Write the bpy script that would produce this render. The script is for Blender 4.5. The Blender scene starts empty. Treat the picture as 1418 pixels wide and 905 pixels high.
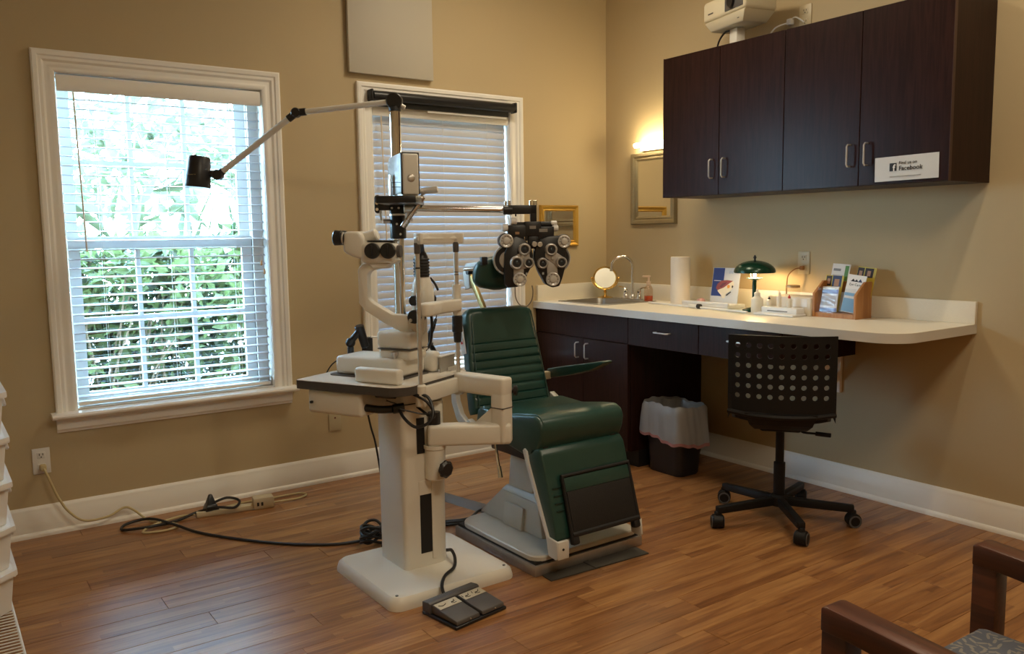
import bpy, bmesh, math, random
from mathutils import Vector, Matrix
random.seed(7)
PI = math.pi
C = bpy.context.scene.collection
SC = bpy.context.scene

# ------------------------------------------------------------------ camera, world, lights, exposure
cam = bpy.data.objects.new('camera', bpy.data.cameras.new('camera'))
C.objects.link(cam)
cam.data.sensor_fit = 'HORIZONTAL'; cam.data.sensor_width = 36.0
cam.data.lens = 36.0 * 1159.39 / 1418.0
cam.data.clip_start = 0.02
yaw, pitch, roll = -0.6155, -0.1090, -0.0138
Fv = Vector((-math.sin(yaw)*math.cos(pitch), math.cos(yaw)*math.cos(pitch), math.sin(pitch)))
Rv = Vector((math.cos(yaw), math.sin(yaw), 0)); Uv = Rv.cross(Fv)
R2 = math.cos(roll)*Rv + math.sin(roll)*Uv; U2 = -math.sin(roll)*Rv + math.cos(roll)*Uv
M = Matrix((R2, U2, -Fv)).transposed().to_4x4(); M.translation = (-3.8142, -4.2756, 1.3333)
cam.matrix_world = M
SC.camera = cam

w = bpy.data.worlds.new('sky'); SC.world = w; w.use_nodes = True
nt = w.node_tree; bg = nt.nodes['Background']
tc = nt.nodes.new('ShaderNodeTexCoord'); sep = nt.nodes.new('ShaderNodeSeparateXYZ')
rmp = nt.nodes.new('ShaderNodeValToRGB')
nt.links.new(tc.outputs['Generated'], sep.inputs[0]); nt.links.new(sep.outputs['Z'], rmp.inputs[0])
rmp.color_ramp.elements[0].position = 0.0; rmp.color_ramp.elements[0].color = (0.50, 0.75, 1.0, 1)
rmp.color_ramp.elements[1].position = 0.7; rmp.color_ramp.elements[1].color = (0.42, 0.68, 1.0, 1)
nt.links.new(rmp.outputs[0], bg.inputs['Color']); bg.inputs['Strength'].default_value = 42.0

SC.view_settings.view_transform = 'Standard'; SC.view_settings.look = 'None'
SC.view_settings.gamma = 1.0; SC.view_settings.use_curve_mapping = False
SC.view_settings.exposure = 0.70
SC.cycles.max_bounces = 10; SC.cycles.diffuse_bounces = 5; SC.cycles.transparent_max_bounces = 16
SC.cycles.caustics_reflective = False; SC.cycles.caustics_refractive = False
SC.cycles.sample_clamp_indirect = 4.0

def area_light(name, loc, rot, sx, sy, power, col, portal=False):
    l = bpy.data.lights.new(name, 'AREA'); l.shape = 'RECTANGLE'; l.size = sx; l.size_y = sy
    l.energy = power; l.color = col
    o = bpy.data.objects.new(name, l); o.location = loc; o.rotation_euler = rot; C.objects.link(o)
    if portal: l.cycles.is_portal = True
    return o
area_light('daylight_portal', (-2.79, 0.17, 1.32), (-PI/2, 0, 0), 0.98, 1.56, 1, (1, 1, 1), True)
area_light('daylight_portal', (-1.255, 0.17, 1.32), (-PI/2, 0, 0), 0.98, 1.56, 1, (1, 1, 1), True)
WARM = (1.0, 0.85, 0.62)
CEIL_P = 24.0      # ceiling lights outside the frame, the long one an added fill
VANITY = 58.0      # vanity bar above the mirror
DESK = 220.0        # desk lamp bulb

# ------------------------------------------------------------------ materials
MATS = {}
def mat(name, col, rough=0.5, metal=0.0, var=0.0, scale=20.0, bump=0.0, bscale=200.0, coat=0.0, emit=None, estr=0.0, spec=None, stretch=None):
    if name in MATS: return MATS[name]
    m = bpy.data.materials.new(name); m.use_nodes = True; n = m.node_tree; b = n.nodes['Principled BSDF']
    b.inputs['Base Color'].default_value = (*col, 1); b.inputs['Roughness'].default_value = rough
    b.inputs['Metallic'].default_value = metal; b.inputs['Coat Weight'].default_value = coat
    if spec is not None: b.inputs['Specular IOR Level'].default_value = spec
    if emit: b.inputs['Emission Color'].default_value = (*emit, 1); b.inputs['Emission Strength'].default_value = estr
    if var or bump:
        t = n.nodes.new('ShaderNodeTexCoord'); src = t.outputs['Object']
        if stretch:
            mp = n.nodes.new('ShaderNodeMapping'); mp.inputs['Scale'].default_value = stretch
            n.links.new(src, mp.inputs[0]); src = mp.outputs[0]
    if var:
        ns = n.nodes.new('ShaderNodeTexNoise'); ns.inputs['Scale'].default_value = scale; ns.inputs['Detail'].default_value = 4
        mx = n.nodes.new('ShaderNodeMix'); mx.data_type = 'RGBA'
        mx.inputs[6].default_value = (*[max(0, c*(1-var)) for c in col], 1); mx.inputs[7].default_value = (*[min(1, c*(1+var)) for c in col], 1)
        n.links.new(src, ns.inputs['Vector']); n.links.new(ns.outputs['Fac'], mx.inputs[0]); n.links.new(mx.outputs[2], b.inputs['Base Color'])
    if bump:
        n2 = n.nodes.new('ShaderNodeTexNoise'); n2.inputs['Scale'].default_value = bscale; n2.inputs['Detail'].default_value = 3
        bp = n.nodes.new('ShaderNodeBump'); bp.inputs['Strength'].default_value = bump; bp.inputs['Distance'].default_value = 0.002
        n.links.new(src, n2.inputs['Vector']); n.links.new(n2.outputs['Fac'], bp.inputs['Height']); n.links.new(bp.outputs['Normal'], b.inputs['Normal'])
    MATS[name] = m
    return m

WALL = mat('wall_paint', (0.50, 0.395, 0.235), 0.75, var=0.03, scale=3, bump=0.15, bscale=260)
WHITE = mat('trim_paint', (0.88, 0.86, 0.81), 0.4, var=0.02, scale=6)
CEILM = mat('ceiling_paint', (0.75, 0.72, 0.66), 0.9)
BEIGE = mat('instrument_enamel', (0.72, 0.69, 0.62), 0.38, var=0.03, scale=8)
OFFW = mat('offwhite_enamel', (0.72, 0.70, 0.64), 0.4, var=0.03, scale=8)
BLACK = mat('black_plastic', (0.012, 0.012, 0.014), 0.35)
BLACKM = mat('matt_black', (0.008, 0.008, 0.009), 0.6)
CHROME = mat('chrome', (0.75, 0.73, 0.70), 0.12, 1.0)
STEEL = mat('brushed_steel', (0.66, 0.64, 0.61), 0.36, 0.85, var=0.1, scale=60)
GOLD = mat('gold_metal', (0.85, 0.60, 0.22), 0.2, 1.0)
VINYL = mat('green_vinyl', (0.013, 0.056, 0.046), 0.33, spec=0.65, var=0.12, scale=14, bump=0.12, bscale=500)
RUBBER = mat('black_cord', (0.01, 0.01, 0.012), 0.45)
CREAMC = mat('cream_cord', (0.55, 0.45, 0.24), 0.5)
MIRROR = mat('mirror_glass', (0.85, 0.85, 0.82), 0.02, 1.0)
GREY = mat('grey_plastic', (0.085, 0.078, 0.075), 0.5, var=0.05)
DKGREY = mat('dark_grey_edge', (0.06, 0.052, 0.048), 0.5)
PAPER = mat('white_paper', (0.80, 0.78, 0.76), 0.7)
PLASTW = mat('white_plastic', (0.78, 0.77, 0.75), 0.35)
BRACKW = mat('white_bracket', (0.68, 0.67, 0.63), 0.4)
LAM = mat('counter_laminate', (0.78, 0.73, 0.62), 0.42, var=0.04, scale=140)

def wood_mat(name, c1, c2, rough, scale, axis, coat=0.0, rnd=0.0, spec=0.5, dist=1.0):
    """grain running along axis (0,1,2), each object shifted at random"""
    m = bpy.data.materials.new(name); m.use_nodes = True; n = m.node_tree; b = n.nodes['Principled BSDF']
    t = n.nodes.new('ShaderNodeTexCoord'); oi = n.nodes.new('ShaderNodeObjectInfo')
    sc = [scale]*3; sc[axis] = scale*0.07
    mp = n.nodes.new('ShaderNodeMapping'); mp.inputs['Scale'].default_value = sc
    ad = n.nodes.new('ShaderNodeVectorMath'); ad.operation = 'ADD'
    cb = n.nodes.new('ShaderNodeCombineXYZ'); ml = n.nodes.new('ShaderNodeMath'); ml.operation = 'MULTIPLY'; ml.inputs[1].default_value = 37.0
    n.links.new(oi.outputs['Random'], ml.inputs[0])
    for i in range(3): n.links.new(ml.outputs[0], cb.inputs[i])
    n.links.new(t.outputs['Object'], mp.inputs[0]); n.links.new(mp.outputs[0], ad.inputs[0]); n.links.new(cb.outputs[0], ad.inputs[1])
    ns = n.nodes.new('ShaderNodeTexNoise'); ns.inputs['Scale'].default_value = 1.0; ns.inputs['Detail'].default_value = 6; ns.inputs['Distortion'].default_value = dist
    n.links.new(ad.outputs[0], ns.inputs['Vector'])
    rp = n.nodes.new('ShaderNodeValToRGB'); rp.color_ramp.elements[0].position = 0.36; rp.color_ramp.elements[1].position = 0.64
    rp.color_ramp.elements[0].color = (*c1, 1); rp.color_ramp.elements[1].color = (*c2, 1)
    n.links.new(ns.outputs['Fac'], rp.inputs[0])
    out = rp.outputs[0]
    if rnd:
        hs = n.nodes.new('ShaderNodeHueSaturation'); mr = n.nodes.new('ShaderNodeMapRange')
        mr.inputs['To Min'].default_value = 1-rnd; mr.inputs['To Max'].default_value = 1+rnd
        n.links.new(oi.outputs['Random'], mr.inputs[0]); n.links.new(mr.outputs[0], hs.inputs['Value']); n.links.new(out, hs.inputs['Color']); out = hs.outputs[0]
    n.links.new(out, b.inputs['Base Color']); b.inputs['Roughness'].default_value = rough; b.inputs['Coat Weight'].default_value = coat
    b.inputs['Specular IOR Level'].default_value = spec
    MATS[name] = m
    return m
ESPR = wood_mat('espresso_veneer', (0.017, 0.0058, 0.0042), (0.028, 0.0095, 0.0070), 0.36, 60, 2, spec=0.15)
CHERRY = wood_mat('cherry_wood', (0.040, 0.011, 0.005), (0.095, 0.026, 0.010), 0.35, 30, 1)
OAK = wood_mat('oak', (0.36, 0.15, 0.045), (0.46, 0.21, 0.07), 0.45, 40, 2)

def floor_mat():
    """laminate board: three printed strips per board with their own tone and grain"""
    m = bpy.data.materials.new('laminate_floor'); m.use_nodes = True; n = m.node_tree; b = n.nodes['Principled BSDF']
    L = n.links.new
    t = n.nodes.new('ShaderNodeTexCoord'); oi = n.nodes.new('ShaderNodeObjectInfo')
    sp = n.nodes.new('ShaderNodeSeparateXYZ'); L(t.outputs['Object'], sp.inputs[0])
    def math_(op, a, bb=None):
        k = n.nodes.new('ShaderNodeMath'); k.operation = op
        for i, v in enumerate((a, bb)):
            if v is None: continue
            if isinstance(v, (int, float)): k.inputs[i].default_value = v
            else: L(v, k.inputs[i])
        return k.outputs[0]
    row = math_('FLOOR', math_('DIVIDE', math_('ADD', sp.outputs['Y'], 0.058), 0.0387))
    rnd = math_('MULTIPLY', oi.outputs['Random'], 91.7)
    xo = math_('ADD', math_('MULTIPLY', row, 0.317), rnd)
    seg = math_('FLOOR', math_('DIVIDE', math_('ADD', sp.outputs['X'], xo), 0.74))
    cb = n.nodes.new('ShaderNodeCombineXYZ'); L(math_('ADD', row, rnd), cb.inputs[0]); L(seg, cb.inputs[1])
    wn = n.nodes.new('ShaderNodeTexWhiteNoise'); wn.noise_dimensions = '2D'; L(cb.outputs[0], wn.inputs['Vector'])
    # grain
    gv = n.nodes.new('ShaderNodeCombineXYZ')
    L(math_('ADD', math_('MULTIPLY', sp.outputs['X'], 3.0), math_('MULTIPLY', wn.outputs['Value'], 50.0)), gv.inputs[0])
    L(math_('ADD', math_('MULTIPLY', sp.outputs['Y'], 38.0), math_('MULTIPLY', rnd, 3.0)), gv.inputs[1])
    ns = n.nodes.new('ShaderNodeTexNoise'); ns.inputs['Scale'].default_value = 1.0; ns.inputs['Detail'].default_value = 5; ns.inputs['Distortion'].default_value = 1.2
    L(gv.outputs[0], ns.inputs['Vector'])
    f = math_('ADD', math_('MULTIPLY', ns.outputs['Fac'], 0.95), math_('MULTIPLY', wn.outputs['Value'], 0.30))
    rp = n.nodes.new('ShaderNodeValToRGB'); e = rp.color_ramp.elements
    e[0].position = 0.32; e[0].color = (0.165, 0.062, 0.020, 1); e[1].position = 0.95; e[1].color = (0.46, 0.235, 0.085, 1)
    k = e.new(0.6); k.color = (0.29, 0.125, 0.042, 1)
    L(f, rp.inputs[0]); L(rp.outputs[0], b.inputs['Base Color'])
    rr = n.nodes.new('ShaderNodeMapRange'); rr.inputs['To Min'].default_value = 0.26; rr.inputs['To Max'].default_value = 0.40
    L(ns.outputs['Fac'], rr.inputs[0]); L(rr.outputs[0], b.inputs['Roughness'])
    bp = n.nodes.new('ShaderNodeBump'); bp.inputs['Strength'].default_value = 0.06; bp.inputs['Distance'].default_value = 0.001
    L(ns.outputs['Fac'], bp.inputs['Height']); L(bp.outputs[0], b.inputs['Normal'])
    return m
FLOORM = floor_mat()

def glass_mat(name, tint=(1, 1, 1), refl=0.06):
    m = bpy.data.materials.new(name); m.use_nodes = True; n = m.node_tree
    for x in list(n.nodes):
        if x.type == 'BSDF_PRINCIPLED': n.nodes.remove(x)
    o = [x for x in n.nodes if x.type == 'OUTPUT_MATERIAL'][0]
    tr = n.nodes.new('ShaderNodeBsdfTransparent'); tr.inputs[0].default_value = (*tint, 1)
    gl = n.nodes.new('ShaderNodeBsdfGlossy'); gl.inputs['Roughness'].default_value = 0.02
    mx = n.nodes.new('ShaderNodeMixShader'); mx.inputs[0].default_value = refl
    n.links.new(tr.outputs[0], mx.inputs[1]); n.links.new(gl.outputs[0], mx.inputs[2]); n.links.new(mx.outputs[0], o.inputs[0])
    MATS[name] = m
    return m
GLASS = glass_mat('window_glass', (0.96, 1.0, 0.99))
CLEAR = glass_mat('clear_plastic', (0.94, 0.95, 0.96), 0.006)
AMBER = glass_mat('clear_bottle', (0.95, 0.85, 0.75), 0.10)

def translucent_mat(name, col, fac, rough=0.5):
    m = bpy.data.materials.new(name); m.use_nodes = True; n = m.node_tree; b = n.nodes['Principled BSDF']
    b.inputs['Base Color'].default_value = (*col, 1); b.inputs['Roughness'].default_value = rough
    o = [x for x in n.nodes if x.type == 'OUTPUT_MATERIAL'][0]
    tr = n.nodes.new('ShaderNodeBsdfTranslucent'); tr.inputs[0].default_value = (*col, 1)
    mx = n.nodes.new('ShaderNodeMixShader'); mx.inputs[0].default_value = fac
    n.links.new(b.outputs[0], mx.inputs[1]); n.links.new(tr.outputs[0], mx.inputs[2]); n.links.new(mx.outputs[0], o.inputs[0])
    MATS[name] = m
    return m
SLAT = translucent_mat('blind_slat', (0.60, 0.62, 0.66), 0.03)
BAG = translucent_mat('bin_liner', (0.40, 0.39, 0.38), 0.35, 0.4)
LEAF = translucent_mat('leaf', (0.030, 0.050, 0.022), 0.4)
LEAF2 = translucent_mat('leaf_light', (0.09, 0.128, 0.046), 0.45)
LEAF3 = translucent_mat('leaf_pale', (0.085, 0.105, 0.055), 0.45)

# ------------------------------------------------------------------ mesh helpers
class MB:
    def __init__(s): s.bm = bmesh.new()
    def merge(s, b2, mtx=None):
        if mtx is not None: bmesh.ops.transform(b2, matrix=mtx, verts=b2.verts)
        bmesh.ops.recalc_face_normals(b2, faces=b2.faces)
        me = bpy.data.meshes.new('tmp'); b2.to_mesh(me); b2.free(); s.bm.from_mesh(me); bpy.data.meshes.remove(me)
        return s
    def box(s, c, sz, rot=None, bev=0.0, seg=2):
        b = bmesh.new(); bmesh.ops.create_cube(b, size=1.0)
        bmesh.ops.scale(b, vec=Vector(sz), verts=b.verts)
        if bev: bmesh.ops.bevel(b, geom=list(b.edges), offset=min(bev, min(sz)*0.49), segments=seg, affect='EDGES', profile=0.5)
        m = Matrix.Translation(c)
        if rot is not None: m = m @ (rot if isinstance(rot, Matrix) else Matrix.Rotation(rot, 4, 'Z'))
        return s.merge(b, m)
    def b2(s, lo, hi, bev=0.0, seg=2):
        return s.box([(a+b)/2 for a, b in zip(lo, hi)], [abs(b-a) for a, b in zip(lo, hi)], None, bev, seg)
    def prism(s, pts, axis, d0, d1, bev=0.0, seg=2, mtx=None):
        b = bmesh.new()
        def P(p, d): return {'x': (d, p[0], p[1]), 'y': (p[0], d, p[1]), 'z': (p[0], p[1], d)}[axis]
        a = [b.verts.new(P(p, d0)) for p in pts]; c = [b.verts.new(P(p, d1)) for p in pts]; n = len(pts)
        b.faces.new(a); b.faces.new(c[::-1])
        for i in range(n): b.faces.new((a[i], a[(i+1) % n], c[(i+1) % n], c[i]))
        bmesh.ops.recalc_face_normals(b, faces=b.faces)
        if bev: bmesh.ops.bevel(b, geom=list(b.edges), offset=bev, segments=seg, affect='EDGES', profile=0.5, clamp_overlap=True)
        return s.merge(b, mtx)
    def frustum(s, lo, hi, lo2, hi2, z0, z1, bev=0.0, seg=2):
        b = bmesh.new()
        q = lambda l, h, z: [b.verts.new(v) for v in ((l[0], l[1], z), (h[0], l[1], z), (h[0], h[1], z), (l[0], h[1], z))]
        a, c = q(lo, hi, z0), q(lo2, hi2, z1)
        b.faces.new(a); b.faces.new(c)
        for i in range(4): b.faces.new((a[i], a[(i+1) % 4], c[(i+1) % 4], c[i]))
        bmesh.ops.recalc_face_normals(b, faces=b.faces)
        if bev: bmesh.ops.bevel(b, geom=list(b.edges), offset=bev, segments=seg, affect='EDGES', profile=0.5)
        return s.merge(b)
    def loft(s, rings, cap=True, closed=False):
        b = bmesh.new(); R = [[b.verts.new(p) for p in r] for r in rings]; n = len(R[0]); k = len(R)
        for i in range(k if closed else k-1):
            A, B = R[i], R[(i+1) % k]
            for j in range(n): b.faces.new((A[j], A[(j+1) % n], B[(j+1) % n], B[j]))
        if cap and not closed: b.faces.new(R[0]); b.faces.new(R[-1])
        return s.merge(b)
    def lathe(s, prof, o=(0, 0, 0), ax=(0, 0, 1), n=24, cap=True):
        ax = Vector(ax).normalized(); q = ax.to_track_quat('Z', 'Y').to_matrix()
        o = Vector(o)
        rings = [[o + q @ Vector((r*math.cos(2*PI*j/n), r*math.sin(2*PI*j/n), h)) for j in range(n)] for r, h in ((max(r, 1e-4), h) for r, h in prof)]
        return s.loft(rings, cap)
    def cyl(s, p0, p1, r0, r1=None, n=20, bev=0.0):
        p0, p1 = Vector(p0), Vector(p1); L = (p1-p0).length; r1 = r0 if r1 is None else r1
        pr = [(r0, 0), (r1, L)] if not bev else [(r0-bev, 0), (r0, bev), (r1, L-bev), (r1-bev, L)]
        return s.lathe(pr, p0, p1-p0, n)
    def tube(s, pts, r, n=8, smooth=6, closed=False):
        pts = [Vector(p) for p in pts]
        if smooth and len(pts) > 2:
            o = []; m = len(pts)
            for i in range(m if closed else m-1):
                g = lambda k: pts[k % m] if closed else pts[min(max(k, 0), m-1)]
                a, b, c, d = g(i-1), g(i), g(i+1), g(i+2)
                for t in (q/smooth for q in range(smooth)):
                    o.append(0.5*((2*b)+(c-a)*t+(2*a-5*b+4*c-d)*t*t+(3*b-a-3*c+d)*t**3))
            if not closed: o.append(pts[-1])
            pts = o
        rings = []; up = Vector((0, 0, 1)); m = len(pts)
        t0 = (pts[1]-pts[0]).normalized()
        nrm = t0.cross(up if abs(t0.z) < 0.9 else Vector((1, 0, 0))).normalized()
        for i, p in enumerate(pts):
            if closed: t = (pts[(i+1) % m]-pts[i-1]).normalized()
            else: t = (pts[min(i+1, m-1)]-pts[max(i-1, 0)]).normalized()
            nrm = (nrm - t*nrm.dot(t)).normalized(); bn = t.cross(nrm)
            rings.append([p + r*(math.cos(2*PI*j/n)*nrm + math.sin(2*PI*j/n)*bn) for j in range(n)])
        return s.loft(rings, not closed, closed)
    def sphere(s, c, r, sc=(1, 1, 1), n=16):
        b = bmesh.new(); bmesh.ops.create_uvsphere(b, u_segments=n, v_segments=max(6, n//2), radius=1)
        return s.merge(b, Matrix.Translation(c) @ Matrix.Diagonal((r*sc[0], r*sc[1], r*sc[2], 1)))
    def frame(s, prof, xl, xr, zb, zt, fn, closed=True):
        """moulding profile [(outward d, proud h)] mitred round a rectangle; fn(x, z, h) -> world point"""
        b = bmesh.new(); st = []
        cs = [(xl, zb, -1, -1), (xl, zt, -1, 1), (xr, zt, 1, 1), (xr, zb, 1, -1)]
        for (x, z, sx, sz) in cs:
            st.append([b.verts.new(fn(x+sx*d, z+(sz*d if (closed or sz > 0) else 0), h)) for d, h in prof])
        n = len(prof)
        for i in range(4 if closed else 3):
            A, B = st[i], st[(i+1) % 4]
            for j in range(n): b.faces.new((A[j], A[(j+1) % n], B[(j+1) % n], B[j]))
        if not closed: b.faces.new(st[0]); b.faces.new(st[3])
        return s.merge(b)

def link(name, mb, m, parent=None, mtx=None, smooth=35):
    """ONE mesh object; mtx takes the given coordinates to world; the mesh is stored in its parent's frame"""
    bm = mb.bm
    if mtx is not None: bmesh.ops.transform(bm, matrix=mtx, verts=bm.verts)
    if parent is not None: bmesh.ops.transform(bm, matrix=WM[parent.name].inverted(), verts=bm.verts)
    me = bpy.data.meshes.new(name); bm.to_mesh(me); bm.free()
    if m: me.materials.append(m)
    if smooth:
        me.polygons.foreach_set('use_smooth', [True]*len(me.polygons)); me.set_sharp_from_angle(angle=math.radians(smooth))
    o = bpy.data.objects.new(name, me); C.objects.link(o)
    if parent is not None: o.parent = parent
    WM[o.name] = WM[parent.name] if parent is not None else Matrix()
    return o
WM = {}
def thing(name, label, cat, loc=(0, 0, 0), rz=0.0, group=None):
    o = bpy.data.objects.new(name, None); C.objects.link(o)
    o.location = loc; o.rotation_euler = (0, 0, rz); o.empty_display_size = 0.05
    tag(o, label, cat, group)
    WM[o.name] = Matrix.Translation(loc) @ Matrix.Rotation(rz, 4, 'Z')
    return o
def tag(o, label, cat, group=None):
    o['label'] = label; o['category'] = cat
    if group: o['group'] = group
    return o
def struct(o): o['kind'] = 'structure'; return o
def solo(name, mb, m, label, cat, group=None, mtx=None):
    return tag(link(name, mb, m, None, mtx), label, cat, group)
def text_mb(txt, size, mtx, ext=0.0004, bold=0.0):
    """flat printed lettering; local x along the line, y up, z out of the paper"""
    cu = bpy.data.curves.new('lettering', 'FONT'); cu.body = txt; cu.size = size; cu.extrude = ext; cu.resolution_u = 3; cu.offset = bold
    o = bpy.data.objects.new('lettering_tmp', cu); C.objects.link(o)
    dg = bpy.context.evaluated_depsgraph_get(); me = bpy.data.meshes.new_from_object(o.evaluated_get(dg))
    mb = MB(); mb.bm.from_mesh(me); bmesh.ops.transform(mb.bm, matrix=mtx, verts=mb.bm.verts)
    bpy.data.objects.remove(o); bpy.data.curves.remove(cu); bpy.data.meshes.remove(me)
    return mb
def axes(o, x, y, z):
    m = Matrix((Vector(x).normalized(), Vector(y).normalized(), Vector(z).normalized())).transposed().to_4x4(); m.translation = o
    return m

# ------------------------------------------------------------------ room shell
X0, Y0, H = -4.35, -5.6, 3.05
OP1 = (-3.262, -2.325, 0.558, 2.085); OP2 = (-1.722, -0.789, 0.558, 2.085)
def holed_wall(name, x0, x1, z0, z1, holes, y0, y1):
    xs = sorted({x0, x1, *[h[0] for h in holes], *[h[1] for h in holes]}); zs = sorted({z0, z1, *[h[2] for h in holes], *[h[3] for h in holes]})
    b = bmesh.new(); V = {}
    def v(x, z, y):
        k = (x, z, y)
        if k not in V: V[k] = b.verts.new((x, y, z))
        return V[k]
    solid = lambda i, j: 0 <= i < len(xs)-1 and 0 <= j < len(zs)-1 and not any(h[0] <= xs[i] < h[1] and h[2] <= zs[j] < h[3] for h in holes)
    for i in range(len(xs)-1):
        for j in range(len(zs)-1):
            if not solid(i, j): continue
            a, c, d, e = xs[i], xs[i+1], zs[j], zs[j+1]
            for y in (y0, y1): b.faces.new((v(a, d, y), v(c, d, y), v(c, e, y), v(a, e, y)))
            for (di, dj, p, q) in ((-1, 0, (a, d), (a, e)), (1, 0, (c, d), (c, e)), (0, -1, (a, d), (c, d)), (0, 1, (a, e), (c, e))):
                if not solid(i+di, j+dj): b.faces.new((v(*p, y0), v(*q, y0), v(*q, y1), v(*p, y1)))
    return struct(link(name, MB().merge(b), WALL, smooth=0))
holed_wall('wall_left', X0-0.15, 0.15, -0.05, H, [OP1, OP2], 0.0, 0.16)
struct(link('wall_right', MB().b2((0, Y0-0.15, -0.05), (0.15, 0, H)), WALL, smooth=0))
struct(link('wall_back', MB().b2((X0-0.15, Y0-0.15, -0.05), (X0, 0, H)), WALL, smooth=0))
struct(link('wall_front', MB().b2((X0, Y0-0.15, -0.05), (0, Y0, H)), WALL, smooth=0))
struct(link('ceiling', MB().b2((X0-0.15, Y0-0.15, H), (0.15, 0.16, H+0.1)), CEILM, smooth=0))
fl = struct(link('floor', MB().b2((X0, Y0, -0.08), (0, 0, -0.010)), DKGREY, smooth=0))
WM['floor'] = Matrix()
pw, pl = 0.116, 1.21
base_plank = None
def plank_mesh(L):
    mb = MB(); h = L/2-0.0006; q = pw/2-0.0006; c = 0.0012
    mb.loft([[(-h, -q, -0.010), (h, -q, -0.010), (h, q, -0.010), (-h, q, -0.010)], [(-h, -q, -c), (h, -q, -c), (h, q, -c), (-h, q, -c)],
             [(-h+c, -q+c, 0), (h-c, -q+c, 0), (h-c, q-c, 0), (-h+c, q-c, 0)]])
    me = bpy.data.meshes.new('plank'); mb.bm.to_mesh(me); mb.bm.free(); me.materials.append(FLOORM)
    return me
PM = {}
y = -pw/2; r = 0
while y > Y0+0.05:
    x = X0 - [0.15, 0.62, 0.35, 0.95, 0.5, 1.05][r % 6] - 0.07*(r % 5)
    while x < 0:
        a, b_ = max(x, X0), min(x+pl, 0.0)
        if b_-a > 0.03:
            L = round(b_-a, 3)
            if L not in PM: PM[L] = plank_mesh(L)
            o = bpy.data.objects.new('plank', PM[L]); o.location = ((a+b_)/2, y, 0); o.parent = fl; C.objects.link(o)
        x += pl
    y -= pw; r += 1

def baseboard(name, p0, p1, inward):
    prof = [(0.0, 0.0), (0.026, 0.0), (0.026, 0.012), (0.021, 0.021), (0.016, 0.024), (0.016, 0.106), (0.0125, 0.112), (0.0125, 0.122), (0.008, 0.132), (0.004, 0.140), (0.0, 0.140)]
    p0, p1, iv = Vector(p0), Vector(p1), Vector(inward)
    return struct(link(name, MB().loft([[p + iv*d + Vector((0, 0, h)) for d, h in prof] for p in (p0, p1)]), WHITE))
baseboard('baseboard_left', (X0, 0, 0), (-0.62, 0, 0), (0, -1, 0))
baseboard('baseboard_right', (0, -0.875, 0), (0, Y0, 0), (-1, 0, 0))

# ------------------------------------------------------------------ windows
def window(n, OP):
    xl, xr, zb, zt = OP
    j = MB()   # jamb lining
    j.frame([(0, 0.0), (0, 0.15), (0.004, 0.15), (0.004, 0.0)], xl+0.006, xr-0.006, zb+0.006, zt-0.006, lambda x, z, h: (x, h, z))
    root = struct(link('window_%d' % n, j, WHITE)); WM[root.name] = Matrix()
    cp = [(-0.004, 0.0), (-0.004, 0.010), (0.006, 0.016), (0.018, 0.016), (0.026, 0.012), (0.036, 0.012), (0.046, 0.020), (0.058, 0.020), (0.064, 0.026), (0.080, 0.028), (0.087, 0.024), (0.087, 0.0)]
    link('casing', MB().frame(cp, xl, xr, zb, zt, lambda x, z, h: (x, -h, z), closed=False), WHITE, root)
    st = [(0.0, -0.026), (-0.062, -0.026), (-0.070, -0.020), (-0.072, -0.012), (-0.068, -0.004), (-0.060, 0.0), (0.0, 0.0)]
    link('stool', MB().prism([(y_, zb+z_) for y_, z_ in st], 'x', xl-0.108, xr+0.108), WHITE, root)
    link('sill', MB().b2((xl+0.008, 0.0, zb-0.02), (xr-0.008, 0.15, zb+0.004)), WHITE, root)
    ap = [(0, -0.026), (-0.034, -0.026), (-0.030, -0.036), (-0.022, -0.042), (-0.020, -0.078), (-0.012, -0.086), (-0.010, -0.094), (0, -0.094)]
    link('apron', MB().prism([(y_, zb+z_) for y_, z_ in ap], 'x', xl-0.086, xr+0.086), WHITE, root)
    zm = 1.325
    for k, (y0, a, b_) in enumerate(((0.118, zm-0.02, zt-0.012), (0.088, zb+0.012, zm+0.022))):
        sx0, sx1 = xl+0.022, xr-0.060 if n == 1 else xr-0.022
        s = MB(); rail = 0.05
        s.frame([(0, 0), (0, 0.028), (-rail, 0.024), (-rail, 0.004)], sx0, sx1, a, b_, lambda x, z, h: (x, y0+h, z))
        so = link('sash', s, WHITE, root)
        gx0, gx1, gz0, gz1 = sx0+rail, sx1-rail, a+rail, b_-rail
        cw = (gx1-gx0)/3; zc = 0.964 if k else 1.70
        for q in (1, 2): link('muntin', MB().b2((gx0+cw*q-0.010, y0+0.004, gz0), (gx0+cw*q+0.010, y0+0.024, gz1)), WHITE, so)
        link('muntin', MB().b2((gx0, y0+0.005, zc-0.010), (gx1, y0+0.023, zc+0.010)), WHITE, so)
        for q in range(3):
            for (c, d) in ((gz0, zc-0.010), (zc+0.010, gz1)):
                link('pane', MB().b2((gx0+cw*q+(0.010 if q else 0), y0+0.012, c), (gx0+cw*(q+1)-(0.010 if q < 2 else 0), y0+0.016, d)), GLASS, so)
    if n == 1:
        link('side_track', MB().b2((xr-0.058, 0.070, zb+0.006), (xr-0.008, 0.146, zt-0.008)), WHITE, root)
        link('track_groove', MB().b2((xr-0.0605, 0.083, zb+0.03), (xr-0.0575, 0.087, zt-0.03)), DKGREY, root)
        for q in (0.3, 0.7): link('sash_lift', MB().b2((xl+0.9*q-0.03, 0.078, zb+0.022), (xl+0.9*q+0.03, 0.088, zb+0.036), 0.002), WHITE, root)
    return root
window(1, OP1); window(2, OP2)

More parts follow.
